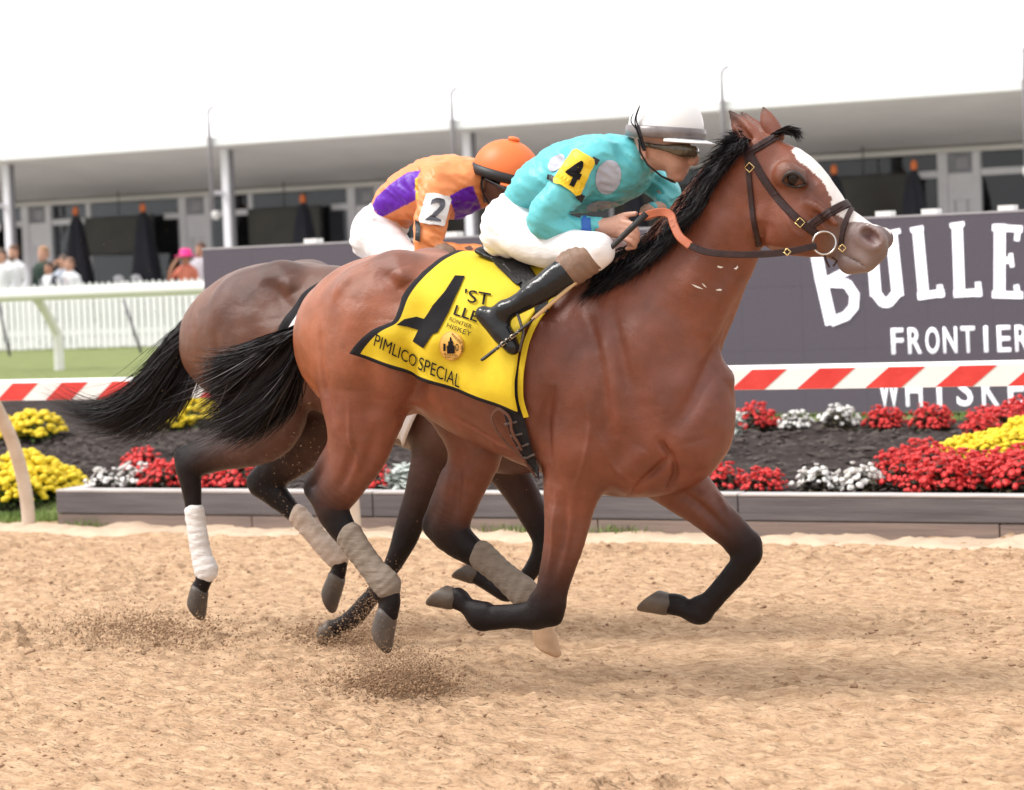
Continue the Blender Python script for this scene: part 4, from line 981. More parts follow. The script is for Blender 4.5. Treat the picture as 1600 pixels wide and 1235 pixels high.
MB().tube([PH1(1288,398,-.082), PH1(1291,408,-.08), PH1(1296,418,-.075)], .008, 8, flat=.5).build('curb_strap', mt_strap, br)
MB().tube([PH1(1300,402,-.07), PH1(1308,408,-.06), PH1(1302,416,-.06)], .007, 8, flat=.5).build('curb_strap', mt_strap, br)
rp = [(1276,384,-.10),(1240,392,-.15),(1200,397,-.19),(1150,398,-.215),(1105,394,-.22),(1078,384,-.22)]
rp2 = [(1078,384,-.22),(1062,370,-.21),(1053,352,-.19),(1047,336,-.17),(1030,332,-.16),(1000,340,-.17)]
def flat_rein(pts, m_, name, w=.024):
    C = [Vector(p) for p in catmull(np.array([list(PH1(*p)) for p in pts]), 8)]; V = []; F = []; L = len(C)
    for i in range(L):
        t = (C[min(i+1,L-1)]-C[max(i-1,0)]).normalized(); nn = Vector((.25,-1,0)).normalized(); s = t.cross(nn).normalized()
        V += [C[i]+s*w/2, C[i]+s*w*.4+nn*.004, C[i]-s*w*.4+nn*.004, C[i]-s*w/2, C[i]-nn*.002]
    for i in range(L-1):
        for j in range(5): k = (j+1)%5; F.append([i*5+j, i*5+k, i*5+5+k, i*5+5+j])
    F += [[0,1,2,3,4],[L*5-1,L*5-2,L*5-3,L*5-4,L*5-5]]
    MB().add(V, F).build(name, m_, br)
flat_rein(rp, mt_strap, 'rein'); flat_rein(rp2, mt_rubber, 'rein_grip', .030)
ring_obj(PH1(1230,394,-.168), .012, .0028, (.3,-1,0), mt_brass, br, 'buckle', 4)
flat_rein([(1276,384,.10),(1200,396,.19),(1105,392,.22),(1050,345,.16),(1022,334,.08)], mt_strap, 'rein')

mt_foam = mat('foam_fleck', (.78,.74,.70), .7, .1, 60)
for pts in ([(1121,415),(1128,417),(1134,418),(1128,421),(1121,419)], [(1146,420),(1152,417),(1154,413),(1156,417),(1152,422)], [(1080,444),(1090,447),(1097,450),(1106,455),(1096,453),(1088,450)], [(1096,442),(1103,447),(1107,453),(1101,449)], [(1118,453),(1126,451),(1131,452),(1130,455),(1122,455)]):
    pdec([(pts[0][0]+(x_-pts[0][0])*.75, pts[0][1]+(y_-pts[0][1])*.75) for x_, y_ in pts], mt_foam, horse1, bv1, .0012, lambda x, y: (x, y), 'foam_fleck', 5, 2)
# ---------------------------------------------------------------- horse behind
Y2 = 9.50
dbay = (.088,.036,.026); dbl = (.15,.058,.032)
H2 = dict(Y=Y2, h=.010, base=dbay, red=dbay, pale=dbl,
  label='dark bay racehorse with white hind leg bandages galloping behind the bright bay',
  trunk=[(343,478,590,.13),(365,442,625,.20),(410,415,640,.262),(455,410,635,.27),(510,414,640,.265),(570,422,668,.275),(630,430,693,.285),(695,436,716,.27),(750,450,735,.245),(805,482,742,.22),(843,525,730,.18),(868,575,690,.11)],
  muscle=[(395,480,.13,.16,.12,.06,None),(390,560,.15,.15,.10,.06,dbl),(455,570,.17,.12,.07,.05,dbl),(440,450,.12,.12,.10,.06,None),(715,600,.17,.16,.085,.05,None),(700,670,.16,.11,.07,.05,None)],
  neck=[(770,560,115,.19),(820,500,100,.16),(870,455,82,.13),(920,430,66,.10),(950,425,54,.09)],
  head=[(955,430,48,.09,dbay),(985,455,58,.10,dbay),(1020,478,50,.08,dbay),(1055,502,38,.06,dbay),(1085,522,32,.055,BLK)],
  legs=[(-.14,[(390,510,74,.13,0),(398,580,76,.12,0),(425,640,62,.10,0),(412,682,42,.08,.1),(365,702,31,.06,.3),(325,715,26,.050,.8),(298,728,23,.044,1),(299,765,18,.036,1),(306,812,14,.030,1),(314,860,14,.030,1),(321,888,17,.035,1),(317,910,13,.029,1),(311,922,15,.034,1)]),
        (.13,[(470,580,64,.12,.2),(495,650,52,.10,.3),(470,700,38,.07,.5),(432,735,28,.05,.9),(414,754,24,.043,1),(438,780,20,.037,1),(470,812,14,.030,1),(503,848,14,.030,1),(526,868,17,.035,1),(530,890,13,.029,1),(525,903,15,.034,1)]),
        (-.13,[(705,610,72,.10,.2),(685,680,44,.075,.3),(668,735,32,.056,.5),(648,795,23,.044,.8),(634,838,21,.041,1),(618,875,15,.033,1),(592,918,13,.028,1),(562,955,16,.033,1),(545,970,16,.033,1),(527,978,13,.029,1),(519,981,14,.033,1)]),
        (.13,[(740,650,58,.10,.2),(780,715,38,.065,.3),(816,772,28,.05,.5),(848,832,22,.042,1),(850,860,20,.040,1),(828,895,14,.029,1),(800,923,16,.033,1),(788,925,15,.033,1),(764,912,13,.028,1),(745,899,14,.033,1)])],
  bumps=[(-.14,[(345,690,12,.02,.6),(300,702,10,.018,1),(282,712,11,.02,1),(286,728,13,.025,1)]),(.13,[(440,715,12,.02,.8),(408,738,10,.018,1),(395,750,11,.02,1),(402,762,13,.025,1)])],
  sculpt=[([(470,540),(480,590),(470,630)],14,-.02),([(335,520),(342,580),(356,640)],6,-.006),([(405,440),(435,460),(455,500)],10,-.009),([(448,432),(458,458)],9,.010),([(395,480),(385,540),(392,600)],20,.008),([(430,500),(436,560)],18,.008)])
horse2, body2, PH2, _ = make_horse(H2)
bv2 = bvh_of(body2)
for (C, S, toe, w, m_) in (((311,920),(301,953),(335,968),-.14,mt_hoof), ((526,901),(508,938),(545,950),.13,mt_hoof), ((519,980),(501,990),(490,1010),-.13,mt_hoof), ((745,899),(722,884),(712,905),.13,mt_hoof)):
    c = PH2(*C, w); s = PH2(*S, w); hoof(horse2, c, s, PH2(*toe, w)-s, .050, m_)
wrap(horse2, PH2, [(304,800,17,.036),(309,835,17,.035),(315,868,18,.036),(322,890,21,.041)], -.14, mt_wrapw)
wrap(horse2, PH2, [(466,806,18,.036),(487,830,17,.035),(508,853,19,.037),(526,869,21,.041)], .13, mt_wrapd)
tg = [gl(PH2, [(337,470),(295,500),(255,548),(215,600),(140,640),(55,596)], 0), gl(PH2, [(335,478),(292,530),(262,572),(225,620),(158,652),(78,640)], -.06), gl(PH2, [(334,488),(300,545),(275,590),(240,635),(190,665),(130,668)], .05), gl(PH2, [(334,500),(312,555),(298,600),(272,640),(235,672),(185,690)], -.03)]
hair_core('tail_core', PH2, [(342,472,0,8,.03),(318,494,0,18,.04),(292,530,0,28,.05),(268,572,0,27,.05),(240,612,0,22,.045),(200,640,0,13,.03)], horse2, .01)
strands('tail', tg, 4400, .005, .028, mt_hair, horse2, 13, (.5,1.0))
strands('tail_wisps', tg, 120, .003, .08, mt_hair, horse2, 14, (.75,1.0))
strands('mane', [[PH2(a, b, 0), PH2(a-10, b-5, -.03), PH2(a-30, b+20, -.08), PH2(a-40, b+45, -.11)] for a, b in ((930,385),(880,400),(830,420),(780,440))], 400, .009, .02, mt_hair, horse2, 15)
eyeball(body2, bv2, 990, 440, .02, horse2) if bv2.ray_cast(CAM, ray(990,440))[0] else None
sc2 = empty('saddle_cloth', PH2(600,500), 'white saddle cloth with black edging on the dark bay horse', 'saddle cloth')
cloth('cloth', bv2, Y2, [(560,424),(520,436),(480,462),(458,490),(442,508),(436,520)], [(720,440),(705,480),(690,530),(675,590),(655,650),(632,722)], mat('white_cloth', (.78,.76,.78), .8, .06, 6, bump=.4, bscale=9), mt_blk, sc2)
sd2 = empty('saddle', PH2(640,425), 'small black racing saddle under the jockey in orange', 'saddle')
me, V, C = sdfmesh('seat', [Loft([(PH2(600,412), .02, .10, None),(PH2(640,420), .022, .115, None),(PH2(700,420), .025, .09, None)], .02)], .01, 1)
link('seat', me, mat('saddle_black'), sd2)
# ================================================================== JOCKEYS
mt_skin = mat('skin_light', (.60,.33,.245), .5, .12, 18, sss=.1, bump=.15, bscale=120)
mt_skind = mat('skin_brown', (.13,.058,.038), .5, .12, 18, sss=.05, bump=.15, bscale=120)
mt_breech = mat('white_breeches', (.80,.78,.80), .55, .04, 6, bump=.5, bscale=11, stretch=(1,1,2.5), bump2=(4,.4,.03))
mt_boot = mat('black_boot', (.010,.0095,.011), .2, .3, 12, bump=.35, bscale=22, spec=.4)
mt_boottan = mat('tan_cuff', (.21,.125,.085), .6, .2, 20, bump=.5, bscale=30)
mt_helmb = mat('helmet_tape', (.13,.11,.115), .3, .35, 10, col2=(.26,.23,.23))
mt_gog = mat('goggle_lens', (.035,.024,.018), .12, .4, 25, col2=(.12,.09,.055))
mt_blkstrap = mat('black_strap', (.015,.014,.016), .5, .2, 30)
def jockey(D):
    Yc = D['Y']; s_ = D['s']; ox, oy = D['o']     # shared pose in the coordinates of the front rider; the other is a scaled, shifted copy with its own changes
    def P(x, y, w=0.): return onY(ox+(x-900)*s_, oy+(y-300)*s_, Yc+w)
    def st(x, y, w, a, b, c=None): p = P(x, y, w); return (p, a*s_*mpp(p), b, c)
    root = empty('jockey', P(800, 400), D['label'], 'person')
    A = D['arm']; ly = D.get('ly', 0)
    fold = lambda Q: .008*vnoise(Q, 10, 2, sc=(1,1,.7))+.013*np.abs(vnoise(Q@np.array([[.8,0,.6],[0,1,0],[-.6,0,.8]]), 26, 2, sc=(.28,.8,1.4)))
    torso = [st(824,322,0,36,.135), st(850,292,0,45,.16), st(892,277,0,60,.185), st(938,270,0,60,.19), st(976,262,0,48,.15), st(992,252,0,32,.09), st(1008,249,0,29,.068)]
    jk = [Loft(torso, .04), Loft([st(*a) for a in A], .04), Loft([st(965,258,.13,34,.08), st(1012,276,.20,29,.065), st(1042,302,.20,26,.055), st(1036,322,.14,19,.045), st(1016,330,.08,14,.034)], .04)]
    me, V, C = sdfmesh('jacket', jk, .0065, 1, noise=fold)
    px, py = project(V); base = np.tile(np.array(D['silk']), (len(V),1))
    for poly, col in D.get('panels', []): base[inpoly(px, py, poly)] = col
    setcol(me, base)
    jacket = link('jacket', me, mat('silk_'+D['key'], rough=.42, var=.06, scale=5, attr=True, spec=.35, bump=.3, bscale=20, bump2=(5,.35,.03)), root)
    # breeches
    br_ = [Loft([st(828,318,0,33,.13), st(804,345,0,42,.165), st(796,368,0,38,.165)], .04)]
    for sg in (-1, 1): br_.append(Loft([st(802,362,sg*.08,40,.10), st(850,382+ly,sg*.16,37,.085), st(898,390+ly,sg*.225,31,.068), st(934,390+ly,sg*.25,27,.058), st(930,402+ly,sg*.255,22,.05)], .035))
    me, V, C = sdfmesh('breeches', br_, .0075, 1, noise=lambda Q: .003*vnoise(Q, 14, 2)+.006*np.sin(Q@np.array([90,25,150.])+3*vnoise(Q, 7))*np.clip(vnoise(Q, 6)+.25, 0, 1)); link('breeches', me, mt_breech, root)
    # boots
    for sg in (-1, 1):
        bt = [Loft([st(918,404,sg*.26,25,.05), st(880,429,sg*.295,25,.05), st(842,454,sg*.325,21,.045), st(806,477,sg*.34,16,.037), st(788,486,sg*.345,17,.037)], .02),
              Loft([st(756,492,sg*.345,14,.032), st(770,502,sg*.345,18,.037), st(786,522,sg*.35,17,.042), st(801,543,sg*.355,12,.036)], .03)]
        me, V, C = sdfmesh('boot', bt, .006, 1, noise=lambda Q: .002*vnoise(Q, 22, 2)); bo = link('boot', me, mt_boot, root)
        me, V, C = sdfmesh('boot_cuff', [Loft([st(922,401,sg*.257,28,.055), st(893,419,sg*.283,29,.055)], .01)], .006, 1, noise=lambda Q: .002*np.sin(Q[:,0]*190+Q[:,2]*120)); link('boot_cuff', me, mt_boottan, bo)
        MB().tube([P(x, y, sg*.352) for x, y in ((776,522),(790,490),(808,488),(818,520),(812,548),(790,540),(776,522))], .006, 8).build('stirrup', mat('stirrup_metal', (.12,.11,.11), .35, metal=.8), bo, smooth=True)
    # body under the clothes, one continuous skin with head and hands
    hp = D.get('headp', lambda x, y: (x, y))
    def hs_(x, y, w, a, b): x, y = hp(x, y); return st(x, y, w, a, b)
    bd = [Loft([st(800,355,0,28,.13), st(850,296,0,34,.13), st(900,268,0,38,.15), st(950,256,0,32,.13), st(980,252,0,24,.07)], .03),
          Loft([st(a[0],a[1],a[2],a[3]*.62,a[4]*.62) for a in A], .02), Loft([st(975,262,.14,18,.04), st(1030,288,.20,15,.034), st(1036,320,.14,11,.028), st(1012,332,.07,13,.03)], .02)]
    for sg in (-1, 1): bd.append(Loft([st(802,362,sg*.08,28,.07), st(850,382+ly,sg*.16,24,.055), st(898,391+ly,sg*.225,20,.045), st(925,398+ly,sg*.25,17,.04), st(842,454,sg*.325,13,.03), st(790,488,sg*.345,11,.026)], .02))
    bd += [Loft([st(975,254,0,25,.062), hs_(1008,246,0,25,.060), hs_(1022,238,0,28,.06)], .03),
           Loft([hs_(1026,212,0,36,.078), hs_(1042,214,0,38,.080)], .02), Loft([hs_(1040,232,0,34,.070), hs_(1056,248,0,25,.060), hs_(1056,262,0,17,.046), hs_(1052,272,0,10,.030)], .02),
           Loft([hs_(1078,232,0,5,.014), hs_(1086,246,0,7,.015), hs_(1084,253,0,7,.018)], .012), Loft([hs_(1066,262,0,8,.026), hs_(1070,268,0,5,.020)], .008),
           Loft([hs_(1062,276,0,8,.022), hs_(1052,278,0,8,.026)], .012), Loft([hs_(1004,230,-.078,6,.010), hs_(1006,246,-.076,5,.009)], .006),
           Loft([hs_(1076,265,0,1.6,.03), hs_(1068,266,-.03,1.4,.02)], .004, op='sub'), Loft([hs_(1068,238,-.055,5,.02), hs_(1074,240,-.03,5,.02)], .01, op='sub')]
    W0 = A[-1]
    wx, wy, ww = W0[0], W0[1], W0[2]
    bd += [Loft([st(wx,wy,ww,11,.028), st(wx+16,wy+2,ww+.005,15,.030), st(wx+36,wy+4,ww+.012,18,.028)], .015)]
    for i in range(4):
        l = (1, 1.12, 1.05, .85)[i]; y0 = wy-7+i*8.5
        bd.append(Loft([st(wx+34,y0,ww-.010,4.6,.010), st(wx+34+17*l,y0+5,ww-.018,4.4,.0098), st(wx+40+18*l,y0+14,ww+.002,4.1,.009), st(wx+34+10*l,y0+17,ww+.022,3.6,.008)], .006, sub=3))
    bd.append(Loft([st(wx+18,wy-8,ww+.012,5.5,.011), st(wx+38,wy-16,ww+.010,5,.010), st(wx+56,wy-19,ww+.004,4.2,.009)], .008))
    me, V, C = sdfmesh('body', bd, .0048, 1); link('body', me, D['skin'], root)
    # helmet
    hx, hy = hp(1040, 207); c = P(hx, hy); f = (P(hx+40, hy+D['tilt']*40)-c).normalized(); lat = Vector((0,1,0)); up = f.cross(lat); up = up if up.z > 0 else -up
    def ringp(rx, ry, z, n=36, fx=0): return [c+f*(rx*math.cos(2*math.pi*k/n)+fx)+lat*(ry*math.sin(2*math.pi*k/n))+up*z for k in range(n)]
    def shell(name, rings, m_, par, n=36):
        V = [p for r_ in rings for p in ringp(*r_, n=n) ] if len(rings[0]) == 3 else [p for r_ in rings for p in ringp(r_[0], r_[1], r_[2], n, r_[3])]
        F = [[i*n+j, i*n+(j+1)%n, (i+1)*n+(j+1)%n, (i+1)*n+j] for i in range(len(rings)-1) for j in range(n)]+[[(len(rings)-1)*n+j for j in range(n)]]
        return MB().add(V, F).build(name, m_, par, smooth=True)
    hs2 = D['hsc']
    dome = [(.139*hs2*math.cos(a), .116*hs2*math.cos(a), .012+D['hh']*hs2*math.sin(a)) for a in np.linspace(-.12, 1.5, 14)]
    he = shell('helmet', dome, D['helmet'], root)
    shell('helmet_band', [(.132*hs2,.110*hs2,-.022),(.147*hs2,.124*hs2,-.020),(.147*hs2,.124*hs2,.016),(.139*hs2,.116*hs2,.020)], D['band'], he)
    vis = []
    for k in range(21):
        a = -1.25+2.5*k/20; e = .045*math.cos(a*1.2)
        for rr, dz in ((0,-.018),(e,-.030),(e,-.034),(0,-.024)): vis.append(c+f*((.143*hs2+rr)*math.cos(a))+lat*((.121*hs2+rr*.7)*math.sin(a))+up*dz)
    MB().add(vis, [[i*4+j, i*4+(j+1)%4, i*4+4+(j+1)%4, i*4+4+j] for i in range(20) for j in range(4)]).build('visor', D['helmet'], he, smooth=True)
    if D.get('button'): MB().lathe(c+up*(.014+D['hh']*hs2), [(.024,-.004),(.026,.006),(.016,.012)], 16, up, f).build('cap_button', D['helmet'], he, smooth=True)
    # goggles wrapped round the face, chin strap
    gp = [hp(x, y) for x, y in ((1006,226),(1036,231),(1062,235),(1080,238))]; gw = (-.085,-.094,-.083,-.045)
    gl_ = [st(*gp[i], gw[i], (4,5,10,10)[i], .008 if i < 2 else .012) for i in range(4)]+[st(gp[3][0]+4, gp[3][1], 0, 10, .012)]
    me, V, C = sdfmesh('goggles', [Loft(gl_, .01)], .0045, 1); go = link('goggles', me, D['gog'], root)
    MB().tube([P(*hp(x, y), w) for x, y, w in ((998,218,-.088),(1000,238,-.088),(1012,258,-.078),(1034,276,-.055),(1052,284,-.02),(1054,285,.02))], .0065, 8, flat=.5).build('chin_strap', mt_blkstrap, he, smooth=True)
    return root, jacket, he, P, st
mt_white_h = mat('helmet_white', (.82,.82,.83), .3, .03, 4)
J1 = dict(Y=Y1, s=1.0, o=(900,300), key='turquoise', label='jockey in turquoise silks with pale dots and a white helmet crouched over the bay horse', skin=mt_skin,
  silk=(.12,.50,.55), helmet=mt_white_h, band=mt_helmb, gog=mt_gog, tilt=.06, hsc=1.0, hh=.142,
  arm=[(935,246,-.11,36,.09),(905,270,-.185,32,.075),(872,312,-.235,30,.066),(848,342,-.25,27,.058),(868,354,-.235,22,.05),(902,355,-.20,18,.040),(937,353,-.165,13,.031)])
jk1, jacket1, helm1, PJ1, stJ1 = jockey(J1)
bj1 = bvh_of(jacket1)
idf = lambda x, y: (x, y)
mt_dot = mat('pale_dot', (.42,.44,.52), .5, .08, 10)
el = lambda cx, cy, rx, ry, t, n=26: [(cx+rx*math.cos(2*math.pi*k/n)*math.cos(t)-ry*math.sin(2*math.pi*k/n)*math.sin(t), cy+rx*math.cos(2*math.pi*k/n)*math.sin(t)+ry*math.sin(2*math.pi*k/n)*math.cos(t)) for k in range(n)]
pdec(el(950,277,20,27,.25), mt_dot, jacket1, bj1, .003, idf, 'dot', 6); pdec(el(944,325,28,12,0), mt_dot, jacket1, bj1, .003, idf, 'dot', 6)
pdec(el(870,255,16,10,-.8), mt_dot, jacket1, bj1, .003, idf, 'dot', 6)
pdec([(908,338),(922,337),(924,368),(909,369)], mat('blue_band', (.02,.11,.42), .6), jacket1, bj1, .003, idf, 'wrist_band', 6)
mt_ypatch = mat('yellow_patch', (.82,.55,.02), .5, .06, 10)
pdec([(897,237),(902,236),(927,250),(928,256),(905,303),(899,304),(867,286),(866,281)], mt_ypatch, jacket1, bj1, .009, idf, 'arm_number', 8)
pdec([(926,246),(936,251),(931,258),(922,253)], mt_blkstrap, jacket1, bj1, .008, idf, 'arm_strap', 6); pdec([(903,300),(912,306),(906,316),(897,309)], mt_blkstrap, jacket1, bj1, .008, idf, 'arm_strap', 6); pdec([(858,272),(869,278),(866,285),(856,280)], mt_blkstrap, jacket1, bj1, .008, idf, 'arm_strap', 6)
tdec("4", (881,281), (899,291), 40, mt_ink, jacket1, bj1, .013, idf, up=(16,-36), bold=.03, name='numeral')
# whip
wh = empty('whip', PJ1(880,447,-.27), 'riding whip with black grip, cream shaft and black flap held by the turquoise jockey', 'whip')
wpt = lambda x, y: PH1(x, y, -.215-.20*(1008-x)/256)
MB().tube([wpt(1010,334), wpt(985,358), wpt(950,392), wpt(905,436)], [.0125,.011,.0095,.008], 10).build('grip', mat('whip_black', (.014,.013,.015), .5, .3, 40, bump=.4, bscale=150), wh, smooth=True)
MB().tube([wpt(905,436), wpt(868,468), wpt(832,500)], [.008,.0075,.007], 8).build('shaft', mat('whip_cream', (.62,.42,.22), .5, .15, 20), wh, smooth=True)
f_ = MB().tube([wpt(836,497), wpt(826,506), wpt(790,534), wpt(757,560), wpt(752,563)], [.008,.016,.018,.019,.016], 8, flat=.35).build('flap', mat('whip_black'), wh)
bf = bvh_of(f_)
tdec("NEMEN", (775,548), (812,520), 8, mat('print_cream', (.75,.62,.45), .6), f_, bf, .002, idf)
# ties behind the helmet
for a in (((1006,236),(998,212),(992,190),(997,170),(1004,156)), ((1004,232),(996,205),(986,190),(990,176)), ((1008,236),(1000,205),(994,186),(1000,166))):
    MB().tube([Vector(p) for p in catmull(np.array([list(PH1(x, y, -.118)) for x, y in a]), 4)], [.009*(1-.055*k) for k in range(17)][:len(a)*4-3], 6, flat=.35).build('strap_end', mt_blkstrap, helm1)

# rider behind: same crouch, farther off
s2 = .845
cvt = lambda x, y: (900+(x-683)/s2, 300+(y-300)/s2)      # photo px of rider 2 -> shared pose px
Zp2 = lambda x, y: (540+x/3.743, 190+y/3.743)
J2 = dict(Y=Y2, s=s2, o=(675,318), key='orange', ly=30, label='jockey in orange and purple silks with an orange helmet crouched over the dark bay', skin=mt_skind,
  silk=(.78,.27,.095), helmet=mat('orange_cover', (.78,.17,.035), .5, .08, 5, bump=.2, bscale=14), band=mt_blkstrap, gog=mat('dark_lens', (.012,.010,.012), .1, coat=1.0), tilt=.30, hsc=1.06, hh=.128, button=True,
  headp=lambda x, y: (1036+(x-1040)*.9-(y-207)*.30, 247+(y-207)*.9+(x-1040)*.28),
  arm=[(918,262,-.12,36,.09),(905,300,-.19,35,.078),(895,350,-.235,33,.068),(895,386,-.25,28,.058),(925,394,-.235,24,.05),(965,390,-.20,20,.040),(1002,385,-.165,14,.031)],
  panels=[([Zp2(*p) for p in ((150,500),(180,440),(270,360),(360,300),(440,285),(415,330),(410,460),(330,500),(205,565))], (.12,.012,.42)),
          ([Zp2(*p) for p in ((405,330),(418,330),(424,455),(410,462))], (.75,.45,.02)),
          ([Zp2(*p) for p in ((605,440),(680,395),(745,375),(800,525),(790,590),(720,640),(622,648),(640,540))], (.12,.012,.42)),
          ([Zp2(*p) for p in ((800,515),(815,530),(805,590),(725,655),(715,642),(785,590))], (.75,.45,.02))])
jk2, jacket2, helm2, PJ2, stJ2 = jockey(J2)
bj2 = bvh_of(jacket2)
mt_wpatch = mat('white_patch', (.80,.79,.80), .5, .04, 10)
pdec([(667,305),(671,303),(701,307),(704,311),(692,353),(688,354),(658,348),(656,344)], mt_wpatch, jacket2, bj2, .010, idf, 'arm_number', 8)
tdec("2", (667,344), (687,347), 36, mat('grey_print', (.10,.10,.13), .6), jacket2, bj2, .014, idf, up=(10,-34), bold=.02, name='numeral')
pdec([(745,360),(753,359),(757,384),(748,385)], mt_blkstrap, jacket2, bj2, .004, idf, 'wrist_band', 6)
pdec([(650,344),(658,347),(657,378),(651,376)], mt_blkstrap, jacket2, bj2, .008, idf, 'arm_strap', 6)
# ================================================================== FLOWERS
mt_leafd = mat('begonia_leaf', (.030,.020,.018), .5, .5, 30, col2=(.07,.06,.025)); mt_leafg = mat('green_leaf', (.05,.10,.02), .6, .4, 30, col2=(.10,.17,.04))
mt_redp = mat('red_petal', (.58,.012,.015), .5, .3, 40, col2=(.72,.04,.035)); mt_wp = mat('white_petal', (.74,.70,.66), .6, .15, 40, col2=(.82,.80,.78)); mt_yp = mat('yellow_petal', (.72,.50,.01), .6, .15, 40, col2=(.85,.66,.02))
mt_silver = mat('silver_leaf', (.40,.44,.40), .8, .3, 30, col2=(.62,.66,.62))
def blob(V, F, c, n, r, tilt):
    """small cupped blossom"""
    n = Vector(n).normalized(); a = n.cross(Vector((.3,.2,1))).normalized(); b = n.cross(a); o = len(V); V.append(c+n*r*.15)
    k = 6; ph = rnd.random()*6
    for i in range(k): an = ph+2*math.pi*i/k; V.append(c+(a*math.cos(an)+b*math.sin(an))*r*rnd.uniform(.8,1.15)+n*r*rnd.uniform(.2,.5))
    for i in range(k): an = ph+2*math.pi*i/k; V.append(c+(a*math.cos(an)+b*math.sin(an))*r*.55-n*r*.35)
    for i in range(k): j = (i+1)%k; F.append([o,o+1+i,o+1+j]); F.append([o+1+i,o+1+k+i,o+1+k+j,o+1+j])
def dome(nf, R_, H_, fr, nl, lr, rag, pom=False):
    """returns (blossom mesh data, leaf mesh data)"""
    V, F, LV, LF = [], [], [], []
    for i in range(nf):
        u = rnd.random(); th = rnd.random()*6.283; el = math.acos(1-u*.93); rr = 1+rnd.uniform(-rag, rag)
        n = Vector((math.sin(el)*math.cos(th), math.sin(el)*math.sin(th), math.cos(el)))
        c = Vector((n.x*R_*rr, n.y*R_*rr, H_*.18+n.z*H_*rr*.82))
        if pom:
            o = len(V); rf = fr*rnd.uniform(.75,1.15)
            for e in (-.5,.1,.6,1.1):
                for k in range(7): a = 2*math.pi*k/7; V.append(c+Vector((math.cos(a)*math.cos(e)*rf, math.sin(a)*math.cos(e)*rf, math.sin(e)*rf*.75)))
            V.append(c+Vector((0,0,rf*.75)))
            for q in range(3):
                for k in range(7): F.append([o+q*7+k,o+q*7+(k+1)%7,o+q*7+7+(k+1)%7,o+q*7+7+k])
            for k in range(7): F.append([o+21+k,o+21+(k+1)%7,o+28])
        else: blob(V, F, c, (n+Vector((0,0,.5))+Vector((rnd.uniform(-.5,.5),rnd.uniform(-.5,.5),0))), fr*rnd.uniform(.7,1.25), 0)
    for i in range(nl):
        th = rnd.random()*6.283; z = rnd.random(); el = math.acos(z); rr = rnd.uniform(.6,1.0)
        c = Vector((math.sin(el)*math.cos(th)*R_*rr, math.sin(el)*math.sin(th)*R_*rr, H_*.02+z*H_*.88*rr)); d = Vector((math.cos(th),math.sin(th),rnd.uniform(-.3,.8))).normalized(); s = d.cross(Vector((rnd.uniform(-.4,.4),rnd.uniform(-.4,.4),1))).normalized(); L = lr*rnd.uniform(.7,1.3)
        o = len(LV); LV += [c-d*L*.5, c+s*L*.36, c+d*L*.6+Vector((0,0,-L*.15)), c-s*L*.36, c+Vector((0,0,L*.12))]; LF += [[o,o+1,o+4],[o+1,o+2,o+4],[o+2,o+3,o+4],[o+3,o,o+4]]
    return (V, F), (LV, LF)
PROT = {}
def proto(kind, i):
    key = (kind, i)
    if key in PROT: return PROT[key]
    if kind == 'red': d = dome(120, .14, .17, .019, 190, .055, .24); ms = mt_redp, mt_leafd
    elif kind == 'white': d = dome(75, .12, .15, .019, 170, .05, .26); ms = mt_wp, mt_leafd
    elif kind == 'mum': d = dome(150, .24, .25, .031, 330, .05, .10, True); ms = mt_yp, mt_leafg
    else: d = dome(4, .10, .12, .012, 260, .07, .2); ms = mt_silver, mt_silver
    a = MB().add(*d[0]).mesh('blossom', True); b = MB().add(*d[1]).mesh('foliage'); a.materials.append(ms[0]); b.materials.append(ms[1])
    PROT[key] = (a, b); return PROT[key]
KIND = dict(red=('begonia','red begonia with dark leaves'), white=('begonia','white begonia with dark leaves'), mum=('chrysanthemum','round mound of yellow chrysanthemum'), silver=('dusty_miller','pale silver leafed bedding plant'))
def plant(kind, px, py, hf, where, grp, sc=1.0):
    # foot of the plant: march along the ray to the bed surface
    d = ray(px, py); t = 14.0
    for _ in range(600):
        p = CAM+d*t
        if p.z <= float(hf(np.array([[p.x, p.y, 0.]]))[0]): break
        t += .015
    a, b = proto(kind, rnd.randrange(4))
    o = empty(KIND[kind][0], (p.x, p.y, p.z-.01), KIND[kind][1]+' '+where, 'flower', grp, rnd.random()*6.28); s = sc*rnd.uniform(.88,1.12); o.scale = (s*rnd.uniform(.95,1.1), s, s*rnd.uniform(.9,1.1))
    for nm, me in (('blossom', a), ('foliage', b)):
        c = bpy.data.objects.new(nm, me); COL.objects.link(c); c.parent = o
for px, py in ((1192,770),(1128,766),(240,762),(330,764),(378,765),(584,766),(225,738),(262,764),(1590,768)): plant('red', px, py, bed_h, 'planted along the timber edge of the mulch bed', 'red begonias along the timber edge')
for px, py in ((1278,770),(1344,772),(168,764),(214,764)): plant('white', px, py, bed_h, 'planted along the timber edge of the mulch bed', 'white begonias along the timber edge')
for px, py in ((620,766),(640,764)): plant('silver', px, py, bed_h, 'beside the red begonia at the timber edge', 'silver plants at the timber edge', 1.3)
back_h = lambda P: np.maximum(bed_h(P), inf_h(P))
for px, py in ((1180,672),(1382,672),(1456,674),(1540,671),(1592,674)): plant('red', px, py, back_h, 'in the row at the foot of the screen', 'red begonias at the foot of the screen')
for px, py in ((1244,671),(1312,669)): plant('white', px, py, back_h, 'in the row at the foot of the screen', 'white begonias at the foot of the screen')
plant('silver', 1146, 674, back_h, 'in the row at the foot of the screen', None, 1.3)
